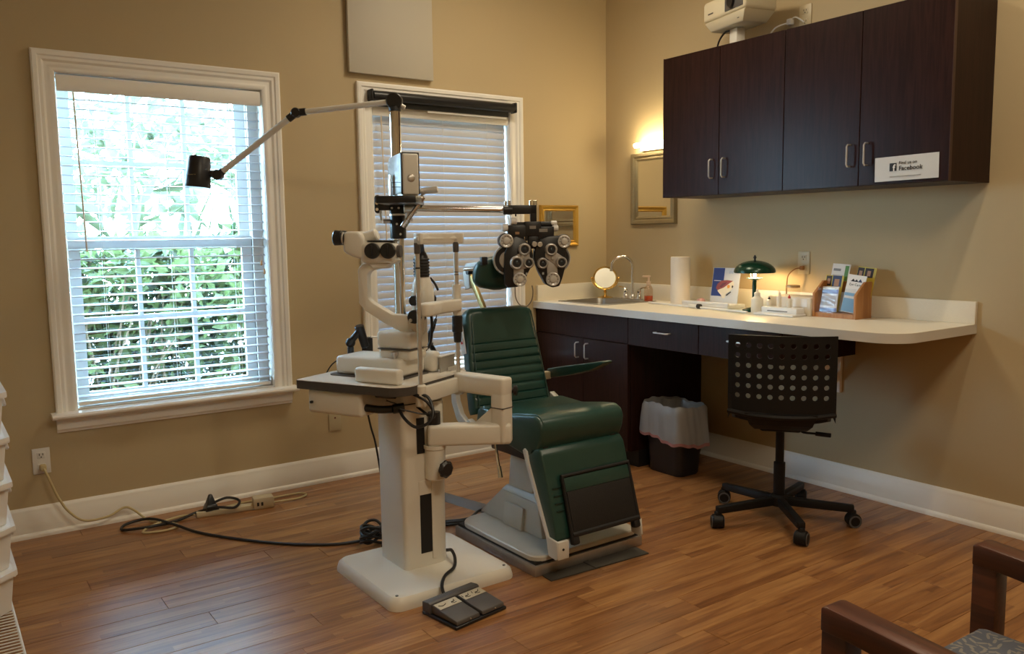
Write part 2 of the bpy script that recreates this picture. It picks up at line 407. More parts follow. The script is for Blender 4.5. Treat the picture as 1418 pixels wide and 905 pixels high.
def blind(OP, label, tilt, wand_x, n_cord, zlow):
    xl, xr, zb, zt = OP
    t = thing('window_blind', label, 'blind', ((xl+xr)/2, 0.04, zt-0.02), 0, 'window blinds')
    x0, x1 = xl+0.014, xr-0.014
    link('headrail', MB().b2((x0, 0.012, zt-0.058), (x1, 0.068, zt-0.010), 0.002), WHITE, t)
    v = [(0.002, zt-0.084), (0.010, zt-0.084), (0.010, zt-0.012), (0.002, zt-0.012), (-0.003, zt-0.024), (-0.003, zt-0.070)]
    link('valance', MB().prism(v, 'x', x0-0.004, x1+0.004), WHITE, t)
    W = 0.049 if tilt < 0.5 else 0.056; prof = [(q*W, -0.0035*(1-(2*q)**2)*-1) for q in (-0.5, -0.25, 0, 0.25, 0.5)]
    ring = prof + [(a, b_-0.0026) for a, b_ in reversed(prof)]
    ct, s_ = math.cos(tilt), math.sin(tilt)
    me = None; z = zt-(0.112 if tilt < 0.5 else 0.096)
    while z > zlow+0.02:
        if me is None:
            mb = MB().loft([[(x, a*ct-b_*s_, a*s_+b_*ct) for a, b_ in ring] for x in (x0-(xl+xr)/2, x1-(xl+xr)/2)])
            o = link('slat', mb, SLAT); o.parent = t; me = o.data
        else:
            o = bpy.data.objects.new('slat', me); C.objects.link(o); o.parent = t
        o.location = (0, 0.0, z-(zt-0.02)); z -= 0.0425
    link('bottom_rail', MB().b2((x0, 0.018, zlow-0.008), (x1, 0.066, zlow+0.008), 0.003), WHITE, t)
    for q in range(n_cord):
        cx = x0+(x1-x0)*(0.16+0.68*q/(n_cord-1))
        for yy in ((0.015, 0.065) if tilt < 0.5 else (0.014,)):
            link('ladder_cord', MB().cyl((cx, yy, zlow), (cx, yy, zt-0.06), 0.0009, n=6), WHITE, t)
    link('tilt_wand', MB().cyl((wand_x, -0.006, zt-0.085), (wand_x+0.012, -0.010, zt-0.80), 0.004, n=8), mat('wand', (0.75, 0.64, 0.50), 0.4), t)
    return t
b1 = blind(OP1, 'white horizontal blind with open slats in the window showing the hedge', 0.06, OP1[0]+0.075, 3, OP1[2]+0.022)
b2_ = blind(OP2, 'white horizontal blind with closed slats, black roller housing above it', 1.33, OP2[0]+0.06, 3, OP2[2]+0.03)
for q, dz in ((0.0, 0), (0.014, -0.045)):
    link('cord_tassel', MB().lathe([(0.002, 0.025), (0.005, 0.018), (0.006, 0), (0.003, -0.004)], (-2.365+q, 0.006, 1.20+dz), (0, 0, 1), 10), mat('tassel', (0.55, 0.33, 0.15), 0.5), b1)
link('lift_cord', MB().tube([(-2.352, 0.006, 2.0), (-2.355, 0.006, 1.5), (-2.358, 0.006, 1.2)], 0.001, 6), WHITE, b1)
t = thing('roller_shade', 'black rolled-up roller shade cassette across the top of the window beside the corner', 'shade', (-1.275, 0, 2.11))
link('cassette', MB().cyl((-1.735, -0.052, 2.098), (-0.795, -0.052, 2.098), 0.026, n=24, bev=0.004), BLACK, t)
link('back_rail', MB().b2((-1.73, -0.045, 2.075), (-0.80, -0.021, 2.128), 0.004), BLACKM, t)
link('end_cap', MB().box((-1.742, -0.046, 2.100), (0.014, 0.06, 0.062), None, 0.012), BLACKM, t)
link('end_cap', MB().box((-0.788, -0.046, 2.100), (0.014, 0.06, 0.062), None, 0.012), BLACKM, t)
link('hem_bar', MB().b2((-1.38, -0.030, 2.034), (-0.83, -0.024, 2.046)), PLASTW, t)
link('shade_edge', MB().b2((-1.71, -0.034, 2.045), (-0.82, -0.030, 2.085)), BLACKM, t)

# ------------------------------------------------------------------ outside
gr = struct(link('ground', MB().b2((-12, 0.16, -0.3), (8, 14, -0.2)), mat('outside_ground', (0.20, 0.18, 0.15), 0.9, var=0.2, scale=4)))
def leaves(name, m, label, cat, n, place, size, asp=0.5):
    vs, fs = [], []
    for i in range(n):
        p, d = place(); d = Vector(d).normalized(); L = size*random.uniform(0.6, 1.3)
        s = d.cross(Vector((random.gauss(0, 1), random.gauss(0, 1), random.gauss(0, 1)))).normalized()*L*asp*0.5; up = d.cross(s).normalized()*L*0.12
        p = Vector(p); k = len(vs)
        vs += [p, p+d*L*0.45+s+up, p+d*L, p+d*L*0.45-s+up]; fs += [(k, k+1, k+2), (k, k+2, k+3)]
    me = bpy.data.meshes.new(name); me.from_pydata([tuple(v) for v in vs], [], fs); me.materials.append(m)
    o = bpy.data.objects.new(name, me); C.objects.link(o); WM[o.name] = Matrix()
    o['kind'] = 'stuff'; return tag(o, label, cat)
def hedge_at(dark):
    def f():
        x = random.uniform(-4.6, -0.6); top = 1.38+0.10*math.sin(x*3.1)+0.06*math.sin(x*9)
        if x < -2.95: top -= 0.0
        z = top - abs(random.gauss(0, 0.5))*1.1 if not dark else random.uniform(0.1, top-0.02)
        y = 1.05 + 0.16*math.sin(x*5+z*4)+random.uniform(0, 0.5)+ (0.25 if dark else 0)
        while z < 0.1: z += 0.5
        return (x, y, z), (random.gauss(0, 0.8), -0.6+random.gauss(0, 0.5), random.gauss(0.2, 0.7))
    return f
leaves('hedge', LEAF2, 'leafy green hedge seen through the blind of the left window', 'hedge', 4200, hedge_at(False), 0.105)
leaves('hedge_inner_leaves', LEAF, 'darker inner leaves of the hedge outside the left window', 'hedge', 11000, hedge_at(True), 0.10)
def spray():
    k = random.randrange(14); x = -4.7+0.33*k; y = 1.9+0.25*(k % 3); hgt = 1.2+0.5*((k*7) % 5)/5
    a = random.uniform(0.2, PI-0.2)
    return (x+random.gauss(0, 0.1), y, hgt+random.gauss(0, 0.12)), (math.cos(a), random.gauss(0, 0.3), math.sin(a))
leaves('ornamental_grass', LEAF3, 'tall arching grass blades above the hedge outside the left window', 'grass', 150, spray, 0.45, 0.04)
def tree_at():
    k = random.randrange(7); x = -5.2+0.75*k; a = random.uniform(0, 2*PI); q = math.sqrt(random.random())
    return (x+0.55*q*math.cos(a), 3.2+0.5*(k % 2)+random.uniform(-0.3, 0.3), 1.9+0.3*(k % 3)+0.75*q*math.sin(a)), (random.gauss(0, 1), random.gauss(0, 0.5), random.gauss(-0.2, 0.8))
leaves('tree_foliage', LEAF3, 'pale foliage of small trees beyond the hedge, seen in the upper sash of the left window', 'foliage', 2400, tree_at, 0.16)
st = MB()
for i in range(70):
    x = random.uniform(-4.5, -0.8); y = random.uniform(1.2, 1.6); z1 = random.uniform(0.7, 1.3)
    st.tube([(x, y, -0.2), (x+random.gauss(0, 0.06), y, z1*0.5), (x+random.gauss(0, 0.15), y-0.1, z1)], 0.006, 5, 3)
o = solo('hedge_stems', st, mat('bark', (0.10, 0.07, 0.045), 0.8), 'brown stems inside the hedge outside the left window', 'hedge'); o['kind'] = 'stuff'

# ------------------------------------------------------------------ things on the left wall
t = thing('wall_panel', 'plain pale panel hung on the wall above the two windows', 'panel', (-1.6, 0, 2.21))
link('panel', MB().b2((-1.855, -0.035, 2.213), (-1.338, -0.012, 3.0), 0.002), mat('panel_face', (0.50, 0.46, 0.38), 0.6), t)
link('backing', MB().b2((-1.850, -0.014, 2.220), (-1.345, 0.0, 2.995)), DKGREY, t)
OUTM = mat('outlet_plastic', (0.52, 0.43, 0.27), 0.4); HOLE = mat('slot', (0.02, 0.015, 0.01), 0.6)
def outlet(label, o, xd, nrm, m=OUTM, kind=2, w_=0.072, h=0.118):
    xd, nrm = Vector(xd), Vector(nrm); up = Vector((0, 0, 1)); A = axes(o, xd, up, nrm)
    t = thing('wall_outlet', label, 'outlet', o, 0, 'wall outlets')
    link('cover_plate', MB().box((0, 0, 0.003), (w_, h, 0.006), None, 0.0025), m, t, A)
    if kind == 2:
        for s in (-1, 1):
            f = link('socket', MB().box((0, s*0.027, 0.0065), (0.034, 0.029, 0.004), None, 0.0018), m, t, A)
            hb = MB(); hb.box((-0.007, s*0.027+0.004, 0.0088), (0.003, 0.010, 0.001)); hb.box((0.007, s*0.027+0.004, 0.0088), (0.003, 0.010, 0.001)); hb.cyl((0, s*0.027-0.008, 0.0083), (0, s*0.027-0.008, 0.0093), 0.003, n=10)
            sh = link('slots', hb, HOLE, f, A); sh['kind'] = 'stuff'
    else:
        link('jack', MB().cyl((0, 0.012, 0.004), (0, 0.012, 0.0075), 0.005, n=12), mat('jack', (0.12, 0.02, 0.01), 0.5), t, A)
    return t
outlet('white duplex outlet with a cream plug low on the wall left of the window sill', (-3.420, 0, 0.345), (1, 0, 0), (0, -1, 0), PLASTW)
outlet('tan single-jack wall plate on the wall below the instrument table', (-1.998, 0, 0.335), (1, 0, 0), (0, -1, 0), mat('tan_plate', (0.50, 0.42, 0.27), 0.5), 1, 0.072, 0.118)
outlet('almond outlet above the counter with a brown cord plugged in', (0, -1.558, 1.168), (0, -1, 0), (-1, 0, 0))
outlet('outlet on the wall above the cabinets beside the projector', (0, -1.532, 2.428), (0, -1, 0), (-1, 0, 0))
FR = [(0, 0.0), (0, 0.006), (0.006, 0.012), (0.014, 0.010), (0.022, 0.018), (0.030, 0.022), (0.036, 0.016), (0.038, 0.0)]
t = thing('gold_mirror', 'small gold framed mirror on the wall behind the black lens instrument', 'mirror', (-0.41, 0, 1.39))
link('frame', MB().frame(FR, -0.53, -0.292, 1.296, 1.484, lambda x, z, h: (x, -h, z)), mat('gilt', (0.72, 0.45, 0.10), 0.35, 0.8), t)
link('mirror_glass', MB().b2((-0.532, -0.004, 1.294), (-0.290, 0.0, 1.486)), MIRROR, t)
t = thing('silver_mirror', 'tall silver framed mirror under the bright light bar', 'mirror', (0, -0.452, 1.615))
FR2 = [(0, 0.0), (0, 0.008), (0.012, 0.014), (0.020, 0.012), (0.032, 0.022), (0.046, 0.024), (0.050, 0.018), (0.052, 0.0)]
link('frame', MB().frame(FR2, -0.598, -0.308, 1.442, 1.790, lambda x, z, h: (-h, x, z)), mat('antique_silver', (0.30, 0.25, 0.16), 0.35, 0.7, var=0.15, scale=30), t)
link('mirror_glass', MB().b2((-0.004, -0.600, 1.440), (0.0, -0.306, 1.792)), MIRROR, t)
t = thing('vanity_light', 'glowing bar light on the wall above the silver mirror', 'lamp', (0, -0.46, 1.885))
link('back_plate', MB().b2((-0.018, -0.69, 1.850), (0, -0.345, 1.885), 0.004), WHITE, t)
link('light_tube', MB().cyl((-0.062, -0.70, 1.884), (-0.062, -0.335, 1.884), 0.014, n=14, bev=0.008), mat('vanity_glow', (1, 0.9, 0.7), 0.5, emit=(1.0, 0.80, 0.46), estr=VANITY), t)
for yy in (-0.56, -0.39): link('bracket', MB().b2((-0.052, yy-0.005, 1.868), (-0.016, yy+0.005, 1.876)), PLASTW, t)

def ceiling_light(label, x, y, sx, sy, power):
    t = thing('ceiling_light', label, 'lamp', (x, y, H), 0, 'ceiling lights')
    link('trim_frame', MB().frame([(0, 0), (0.03, 0), (0.03, 0.015), (0, 0.015)], x-sx/2, x+sx/2, y-sy/2, y+sy/2, lambda a, b_, h: (a, b_, H-h)), PLASTW, t)
    l = bpy.data.lights.new('ceiling_light_lamp', 'AREA'); l.shape = 'RECTANGLE'; l.size = sx; l.size_y = sy; l.energy = power; l.color = WARM
    o = bpy.data.objects.new('ceiling_light_lamp', l); o.location = (0, 0, -0.012); o.parent = t; C.objects.link(o)
ceiling_light('small square ceiling light near the counter wall', -0.80, -2.90, 0.08, 0.08, CEIL_P*0.30)
ceiling_light('square ceiling light panel near the corner of the two walls', -1.25, -1.15, 0.5, 0.5, CEIL_P*0.50)
ceiling_light('long ceiling panel added out of view as soft fill light', -2.5, -3.9, 1.2, 0.6, CEIL_P)  # added panel, there only to give the room a soft warm fill

# ------------------------------------------------------------------ upper cabinets, counter, base cabinets
def pull(p, along, out, L=0.075):
    """bar pull handle: two posts and a bar"""
    p, a, o_ = Vector(p), Vector(along), Vector(out); q = MB()
    q.tube([p-a*L/2, p-a*L/2+o_*0.022, p-a*(L/2-0.008)+o_*0.030, p+a*(L/2-0.008)+o_*0.030, p+a*L/2+o_*0.022, p+a*L/2], 0.0042, 8, 0)
    return q
GR = 'wall cabinets above the counter'
for k, (ya, yb) in enumerate(((-0.866, -1.668), (-1.668, -2.477))):
    lab = ['dark brown two-door wall cabinet nearest the silver mirror', 'dark brown two-door wall cabinet with the white paper sign'][k]
    t = thing('wall_cabinet', lab, 'cabinet', (0, (ya+yb)/2, 1.531), 0, GR)
    link('cabinet_body', MB().b2((-0.324, yb, 1.531), (0, ya, 2.294)), ESPR, t)
    ym = (ya+yb)/2
    for d, (a, b_) in enumerate(((ya, ym), (ym, yb))):
        dr = link('door', MB().b2((-0.344, b_+0.0018, 1.5325), (-0.326, a-0.0018, 2.2925), 0.0012, 1), ESPR, t)
        hy = (ym+0.042) if d == 0 else (ym-0.042)
        link('handle', pull((-0.344, hy, 1.668), (0, 0, 1), (-1, 0, 0), 0.096), STEEL, dr)
    link('edge_strip', MB().b2((-0.3455, (yb if k else ya)-0.001, 1.531), (-0.3445+0.02, (yb if k else ya)+0.001, 2.294)), mat('edge_band', (0.045, 0.017, 0.012), 0.4), t)
t = thing('paper_sign', 'white paper sign in a clear sleeve taped to the cabinet door', 'sign', (-0.35, -2.29, 1.595))
A = axes((-0.3465, -2.290, 1.595), (0, -1, 0.012), (0, 0.012, 1), (-1, 0, 0))
link('sleeve', MB().box((0, 0, 0.0016), (0.302, 0.112, 0.0008), Matrix.Rotation(0.0, 4, 'Z')), CLEAR, t, A)
link('paper', MB().box((0.006, 0.002, 0.0006), (0.284, 0.104, 0.0008)), PAPER, t, A)
INK = mat('black_ink', (0.012, 0.011, 0.012), 0.6)
link('logo_square', MB().box((-0.051, 0.0085, 0.0024), (0.032, 0.034, 0.0006)), INK, t, A)
link('logo_letter', text_mb('f', 0.040, A @ Matrix.Translation((-0.052, -0.0085, 0.0029)), bold=0.0008), PAPER, t)
sk = Matrix.Identity(4); sk[0][1] = 0.06
link('lettering', text_mb('Find us on', 0.0195, A @ Matrix.Translation((-0.026, 0.018, 0.0026)) @ sk), INK, t)
link('lettering', text_mb('Facebook', 0.027, A @ Matrix.Translation((-0.026, -0.0075, 0.0026)) @ sk, bold=0.0002), INK, t)
link('small_print', text_mb('Search for NE Eye Care Associates in your search', 0.0068, A @ Matrix.Translation((-0.066, -0.034, 0.0026))), mat('grey_ink', (0.25, 0.25, 0.26), 0.6), t)

# projector on the cabinet
t = thing('projector', 'off-white projector on a stand on top of the wall cabinets', 'projector', (-0.2, -1.28, 2.294))
A = Matrix.Translation((-0.20, -1.27, 2.294)) @ Matrix.Rotation(math.radians(-14), 4, 'Z') @ Matrix.Diagonal((0.9, 0.88, 1.12, 1))
link('stand_post', MB().b2((-0.04, -0.03, 0), (0.02, 0.04, 0.09), 0.004), BEIGE, t, A)
link('stand_foot', MB().b2((-0.06, -0.08, 0), (0.06, 0.09, 0.008), 0.002), PLASTW, t, A)
link('housing', MB().frustum((-0.11, -0.20), (0.10, 0.20), (-0.085, -0.15), (0.08, 0.16), 0.14, 0.094, 0.006).b2((-0.115, -0.205, 0.14), (0.11, 0.205, 0.235), 0.018, 3), mat('projector_cream', (0.70, 0.63, 0.46), 0.4), t, A)
link('vent_panel', MB().b2((-0.119, -0.19, 0.155), (-0.112, -0.02, 0.225), 0.003), GREY, t, A)
link('lens', MB().cyl((-0.118, -0.09, 0.19), (-0.135, -0.09, 0.19), 0.028, n=20), BLACK, t, A)
link('sensor', MB().box((-0.09, -0.12, 0.118), (0.012, 0.02, 0.014), None, 0.002), BLACK, t, A)
link('side_badge', MB().b2((-0.1165, 0.10, 0.170), (-0.1145, 0.15, 0.176)), GREY, t, A)
link('power_cable', MB().tube([(-0.02, 0.03, 0.09), (-0.03, 0.10, 0.088), (-0.02, 0.18, 0.055), (0.02, 0.25, 0.012), (0.06, 0.28, 0.004)], 0.005, 8), RUBBER, t, A)
solo('white_adapter_cord', MB().box((-0.03, -1.46, 2.412), (0.03, 0.028, 0.03), None, 0.004).tube([(-0.03, -1.45, 2.41), (-0.07, -1.40, 2.39), (-0.09, -1.37, 2.345), (-0.10, -1.33, 2.30), (-0.16, -1.2, 2.299)], 0.004, 8).box((-0.09, -1.37, 2.335), (0.022, 0.022, 0.045), None, 0.004).tube([(-0.012, -1.53, 2.40), (-0.03, -1.49, 2.43), (-0.03, -1.46, 2.415)], 0.004, 8), PLASTW, 'white cord with plug lying along the cabinet top by the projector', 'cord')

# countertop
cz0, cz1 = 0.872, 0.914
def rounded(pts, rad, n=6):
    """polygon with rounded corners where rad[i] > 0"""
    out = []; m = len(pts)
    for i in range(m):
        p, a, b_ = Vector(pts[i]), Vector(pts[i-1]), Vector(pts[(i+1) % m]); r_ = rad[i]
        if r_ <= 0: out.append(tuple(p)); continue
        u, v = (a-p).normalized(), (b_-p).normalized(); ang = u.angle(v); d = r_/math.tan(ang/2); c = p+(u+v).normalized()*r_/math.sin(ang/2)
        s0, s1 = p+u*d-c, p+v*d-c; a0 = math.atan2(s0.y, s0.x); a1 = math.atan2(s1.y, s1.x); da = (a1-a0+PI) % (2*PI)-PI
        for q in range(n+1): out.append((c.x+r_*math.cos(a0+da*q/n), c.y+r_*math.sin(a0+da*q/n)))
    return out
t = thing('countertop', 'long cream laminate countertop along the wall with rounded outer corner', 'counter', (-0.31, -1.2, cz0))
SX0, SX1, SY0, SY1 = -0.50, -0.15, -0.55, -0.13
outer = rounded([(-0.003, -0.003), (-0.625, -0.003), (-0.625, -2.455), (-0.003, -2.455)], [0, 0, 0.13, 0.0])
b = bmesh.new()
hole = rounded([(SX0, SY1), (SX1, SY1), (SX1, SY0), (SX0, SY0)], [0.04]*4, 4)
for z in (cz0, cz1):
    e = []
    for poly in (outer, hole):
        vs = [b.verts.new((p[0], p[1], z)) for p in poly]; e += [b.edges.new((vs[i], vs[(i+1) % len(vs)])) for i in range(len(vs))]
    bmesh.ops.triangle_fill(b, edges=e, use_beauty=True)
b.verts.ensure_lookup_table(); k = len(outer)+len(hole)
for off, n_ in ((0, len(outer)), (len(outer), len(hole))):
    for i in range(n_):
        i0, i1 = off+i, off+(i+1) % n_; b.faces.new((b.verts[i0], b.verts[i1], b.verts[k+i1], b.verts[k+i0]))
link('counter_slab', MB().merge(b), LAM, t)
link('edge_band', MB().loft([[(q[0], q[1], z) for q in outer] for z in (cz0+0.001, cz1-0.002)], False), mat('edge_laminate', (0.64, 0.61, 0.56), 0.45), t, Matrix.Translation((-0.0006, -0.0006, 0)))
link('backsplash', MB().b2((-0.022, -2.455, cz1), (-0.002, -0.003, cz1+0.100), 0.002), LAM, t)
link('side_splash', MB().b2((-0.60, -0.022, cz1), (-0.022, -0.002, cz1+0.100), 0.002), LAM, t)
t = thing('wall_bracket', 'white triangular bracket holding up the free end of the counter', 'bracket', (0, -1.775, 0.51))
link('wall_leg', MB().b2((-0.020, -1.800, 0.512), (0, -1.752, 0.872), 0.002), WHITE, t)
link('counter_leg', MB().b2((-0.42, -1.800, 0.852), (-0.02, -1.752, 0.8715), 0.002), WHITE, t)
link('diagonal_brace', MB().prism([(-0.02, 0.56), (-0.02, 0.60), (-0.34, 0.852), (-0.38, 0.852)], 'y', -1.784, -1.768), WHITE, t)

# sink and tap
t = thing('sink', 'stainless steel drop-in sink in the counter by the corner', 'sink', (-0.325, -0.34, cz1))
rim = MB(); o1 = rounded([(SX0-0.025, SY1+0.025), (SX1+0.075, SY1+0.025), (SX1+0.075, SY0-0.025), (SX0-0.025, SY0-0.025)], [0.045]*4, 4)
i1 = rounded([(SX0+0.008, SY1-0.008), (SX1-0.02, SY1-0.008), (SX1-0.02, SY0+0.008), (SX0+0.008, SY0+0.008)], [0.05]*4, 4)
i2 = rounded([(SX0+0.02, SY1-0.02), (SX1-0.03, SY1-0.02), (SX1-0.03, SY0+0.02), (SX0+0.02, SY0+0.02)], [0.05]*4, 4)
L3 = lambda P, z: [(p[0], p[1], z) for p in P]
rim.loft([L3(o1, cz1+0.0005), L3(o1, cz1+0.004), L3(i1, cz1+0.003), L3(i2, cz1-0.035), L3(i2, cz1-0.14)], False)
rim.prism(i2, 'z', cz1-0.142, cz1-0.140)
link('basin', rim, mat('sink_steel', (0.36, 0.34, 0.31), 0.35, 0.9), t)
link('drain', MB().cyl((-0.32, -0.34, cz1-0.140), (-0.32, -0.34, cz1-0.136), 0.04, n=20), CHROME, t)
t = thing('faucet', 'chrome gooseneck faucet with two lever handles behind the sink', 'faucet', (-0.10, -0.362, cz1))
fz = cz1+0.004
link('deck_plate', MB().b2((-0.128, -0.44, fz), (-0.078, -0.285, fz+0.008), 0.003), CHROME, t)
sp = [(-0.10, -0.362, fz+0.02), (-0.10, -0.362, fz+0.20)] + [(-0.10-0.055+0.055*math.cos(a), -0.362+0.055-0.055*math.cos(a) if False else -0.362+0.075*(1-math.cos(a))/2, fz+0.21+0.062*math.sin(a)) for a in [PI*q/10 for q in range(11)]]
sp.append((-0.212, -0.285, fz+0.18))
link('spout', MB().tube(sp, 0.010, 12, 0), CHROME, t)
link('spout_base', MB().lathe([(0.020, 0), (0.020, 0.008), (0.015, 0.02), (0.013, 0.035)], (-0.10, -0.362, fz+0.006)), CHROME, t)
for s, yy in ((1, -0.300), (-1, -0.424)):
    hb = link('handle_base', MB().lathe([(0.020, 0), (0.020, 0.012), (0.015, 0.022), (0.014, 0.04), (0.016, 0.046), (0.008, 0.056)], (-0.10, yy, fz+0.006)), CHROME, t)
    link('lever', MB().tube([(-0.10, yy, fz+0.055), (-0.10, yy+s*0.02, fz+0.072), (-0.10, yy+s*0.065, fz+0.076)], 0.005, 8), CHROME, hb)

# magnifying mirror
t = thing('magnifying_mirror', 'round brass magnifying mirror on a stand beside the sink', 'mirror', (-0.13, -0.134, cz1))
c = Vector((-0.13, -0.134, cz1)); fd = Vector((-0.62, -0.70, 0.35)).normalized(); sx = Vector((0, 0, 1)).cross(fd).normalized(); cc = c+Vector((0, 0, 0.132))
link('foot', MB().lathe([(0.052, 0), (0.052, 0.006), (0.030, 0.012), (0.010, 0.018), (0.007, 0.035), (0.012, 0.042), (0.006, 0.05), (0.005, 0.062)], c), GOLD, t)
link('yoke', MB().tube([cc + 0.088*(math.cos(a)*sx + math.sin(a)*Vector((0, 0, 1)) * (0.075/0.088)) for a in [PI+PI*q/14 for q in range(15)]], 0.004, 8, 0), GOLD, t)
rf = link('rim', MB().lathe([(0.066, -0.006), (0.078, -0.004), (0.081, 0.0), (0.078, 0.006), (0.070, 0.004), (0.066, 0.0)], cc, fd, 36, False), GOLD, t)
link('mirror_glass', MB().lathe([(0.068, -0.003), (0.068, 0.002)], cc, fd, 36), mat('magnifier_cream_reflection', (0.80, 0.79, 0.70), 0.30, 0.6), t)  # glass coloured cream in place of the bright wall's reflection
for s in (-1, 1): link('pivot', MB().sphere(cc+sx*s*0.088, 0.008), GOLD, t)

# soap, towels
t = thing('soap_bottle', 'clear pump bottle with a little orange soap left by the faucet', 'bottle', (-0.12, -0.526, cz1))
o_ = (-0.12, -0.526, cz1)
link('bottle', MB().lathe([(0.024, 0), (0.027, 0.004), (0.027, 0.075), (0.020, 0.092), (0.013, 0.10), (0.013, 0.108)], o_), AMBER, t)
link('liquid_soap', MB().lathe([(0.023, 0.002), (0.0255, 0.006), (0.0255, 0.034)], o_), mat('orange_soap', (0.75, 0.10, 0.015), 0.2), t)
link('pump', MB().lathe([(0.014, 0.106), (0.014, 0.124), (0.006, 0.126), (0.006, 0.150)], o_).box((o_[0]-0.012, o_[1]+0.006, cz1+0.155), (0.05, 0.018, 0.010), math.radians(-25), 0.003), mat('pump', (0.72, 0.55, 0.42), 0.4), t)
t = thing('paper_towel_roll', 'upright white roll of paper towels standing on the counter', 'towels', (-0.15, -0.82, cz1))
link('towel_roll', MB().lathe([(0.021, 0.0), (0.056, 0.0), (0.057, 0.004), (0.057, 0.276), (0.056, 0.28), (0.021, 0.28)], (-0.15, -0.82, cz1), n=36), mat('paper_towel', (0.78, 0.72, 0.64), 0.9, bump=0.3, bscale=250), t)
link('loose_sheet', MB().loft([[(-0.15+r_*math.cos(a), -0.82+r_*math.sin(a), cz1+z) for r_, z in ((0.0575, 0.001), (0.0575, 0.279), (0.0585, 0.279), (0.0585, 0.001))] for a in [PI*1.05+q*0.12 for q in range(9)]]), mat('paper_towel', (1, 1, 1)), t)

# card with eye picture, tray, model
BLUE = mat('blue_print', (0.012, 0.028, 0.17), 0.5)
t = thing('eye_model_card', 'blue and white card with an eye anatomy picture standing in a white tray', 'card', (-0.13, -1.10, cz1))
A = axes((-0.105, -1.105, cz1+0.012), (0, -1, 0), (0.16, 0, 1), (-1, 0, 0.16))
link('card', MB().box((0, 0.105, 0), (0.195, 0.21, 0.003)), mat('card', (0.55, 0.58, 0.62), 0.4), t, A)
link('blue_panel', MB().box((-0.054, 0.128, 0.0022), (0.080, 0.160, 0.0008)), BLUE, t, A)
link('lettering', text_mb('EYE', 0.018, A @ Matrix.Translation((0.02, 0.178, 0.002))), mat('pale_blue_ink', (0.25, 0.35, 0.55), 0.6), t)
link('title_line', MB().box((-0.058, 0.135, 0.003), (0.05, 0.003, 0.0006)), PAPER, t, A)
er = lambda cx, cy, a, b_, rot, n=22: [(cx+a*math.cos(q)*math.cos(rot)-b_*math.sin(q)*math.sin(rot), cy+a*math.cos(q)*math.sin(rot)+b_*math.sin(q)*math.cos(rot)) for q in [2*PI*k/n for k in range(n)]]
zc = lambda P: [((x-415)/450*0.195, (670-y_)/520*0.21) for x, y_ in P]
link('eyeball_picture', MB().prism(zc([(300, 470), (400, 430), (480, 370), (540, 330), (558, 380), (545, 430), (500, 480), (445, 520), (430, 580), (390, 580), (370, 540), (310, 490)]), 'z', 0.0026, 0.0034), mat('eye_white', (0.72, 0.66, 0.52), 0.5), t, A)
link('retina_picture', MB().prism(zc([(270, 440), (290, 380), (350, 332), (440, 322), (540, 330), (480, 370), (400, 430), (300, 470)]), 'z', 0.0030, 0.0038), mat('retina_red', (0.24, 0.05, 0.045), 0.5), t, A)
link('vessel_picture', MB().prism(zc([(330, 420), (370, 370), (450, 350), (410, 390), (360, 430)]), 'z', 0.0038, 0.0043), mat('retina_dark', (0.12, 0.02, 0.03), 0.5), t, A)
link('macula_picture', MB().prism(zc([(450, 400), (475, 382), (500, 400), (495, 430), (465, 440)]), 'z', 0.0038, 0.0044), mat('amber_print', (0.70, 0.30, 0.03), 0.5), t, A)
link('iris_picture', MB().prism(zc([(530, 400), (545, 392), (556, 410), (545, 432), (532, 425)]), 'z', 0.0040, 0.0046), INK, t, A)
link('muscle_picture', MB().prism(zc([(450, 530), (520, 480), (530, 490), (460, 545)]), 'z', 0.0038, 0.0044), INK, t, A)
link('tray', MB().b2((-0.22, -1.235, cz1), (-0.07, -0.90, cz1+0.022), 0.005).b2((-0.222, -1.237, cz1+0.018), (-0.205, -0.898, cz1+0.034), 0.004), PLASTW, t)
t = thing('plastic_eye_model', 'small clear and pink plastic eye model pieces heaped in the white tray', 'model', (-0.16, -1.0, cz1+0.022))
for q, (dx, dy, r_, m) in enumerate(((0, 0, 0.026, 'pink_model'), (-0.005, 0.055, 0.021, 'clear'), (0.0, -0.05, 0.023, 'clear'))):
    link('lens_half', MB().lathe([(r_, 0), (r_*0.95, r_*0.5), (r_*0.6, r_*0.9), (0.001, r_)], (-0.17+dx, -1.00+dy, cz1+0.0225), (0.2*(q-1), 0.15, 1), 18), CLEAR if m == 'clear' else mat('pink_model', (0.50, 0.27, 0.24), 0.2), t)
t = thing('occluder_wand', 'thin white wand with a black ring lying along the counter front', 'wand', (-0.31, -1.1, cz1))
p0, p1 = Vector((-0.25, -0.66, cz1+0.008)), Vector((-0.335, -1.46, cz1+0.008))
link('rod', MB().cyl(p0, p1, 0.006, n=10), PLASTW, t)
link('ring', MB().lathe([(0.007, -0.012), (0.014, -0.010), (0.014, 0.010), (0.007, 0.012)], p0.lerp(p1, 0.55)+Vector((0, 0, 0.006)), p1-p0, 16), BLACK, t)
link('cuff', MB().lathe([(0.007, -0.03), (0.011, -0.02), (0.011, 0.02), (0.007, 0.03)], p0.lerp(p1, 0.48)+Vector((0, 0, 0.003)), p1-p0, 14), OFFW, t)

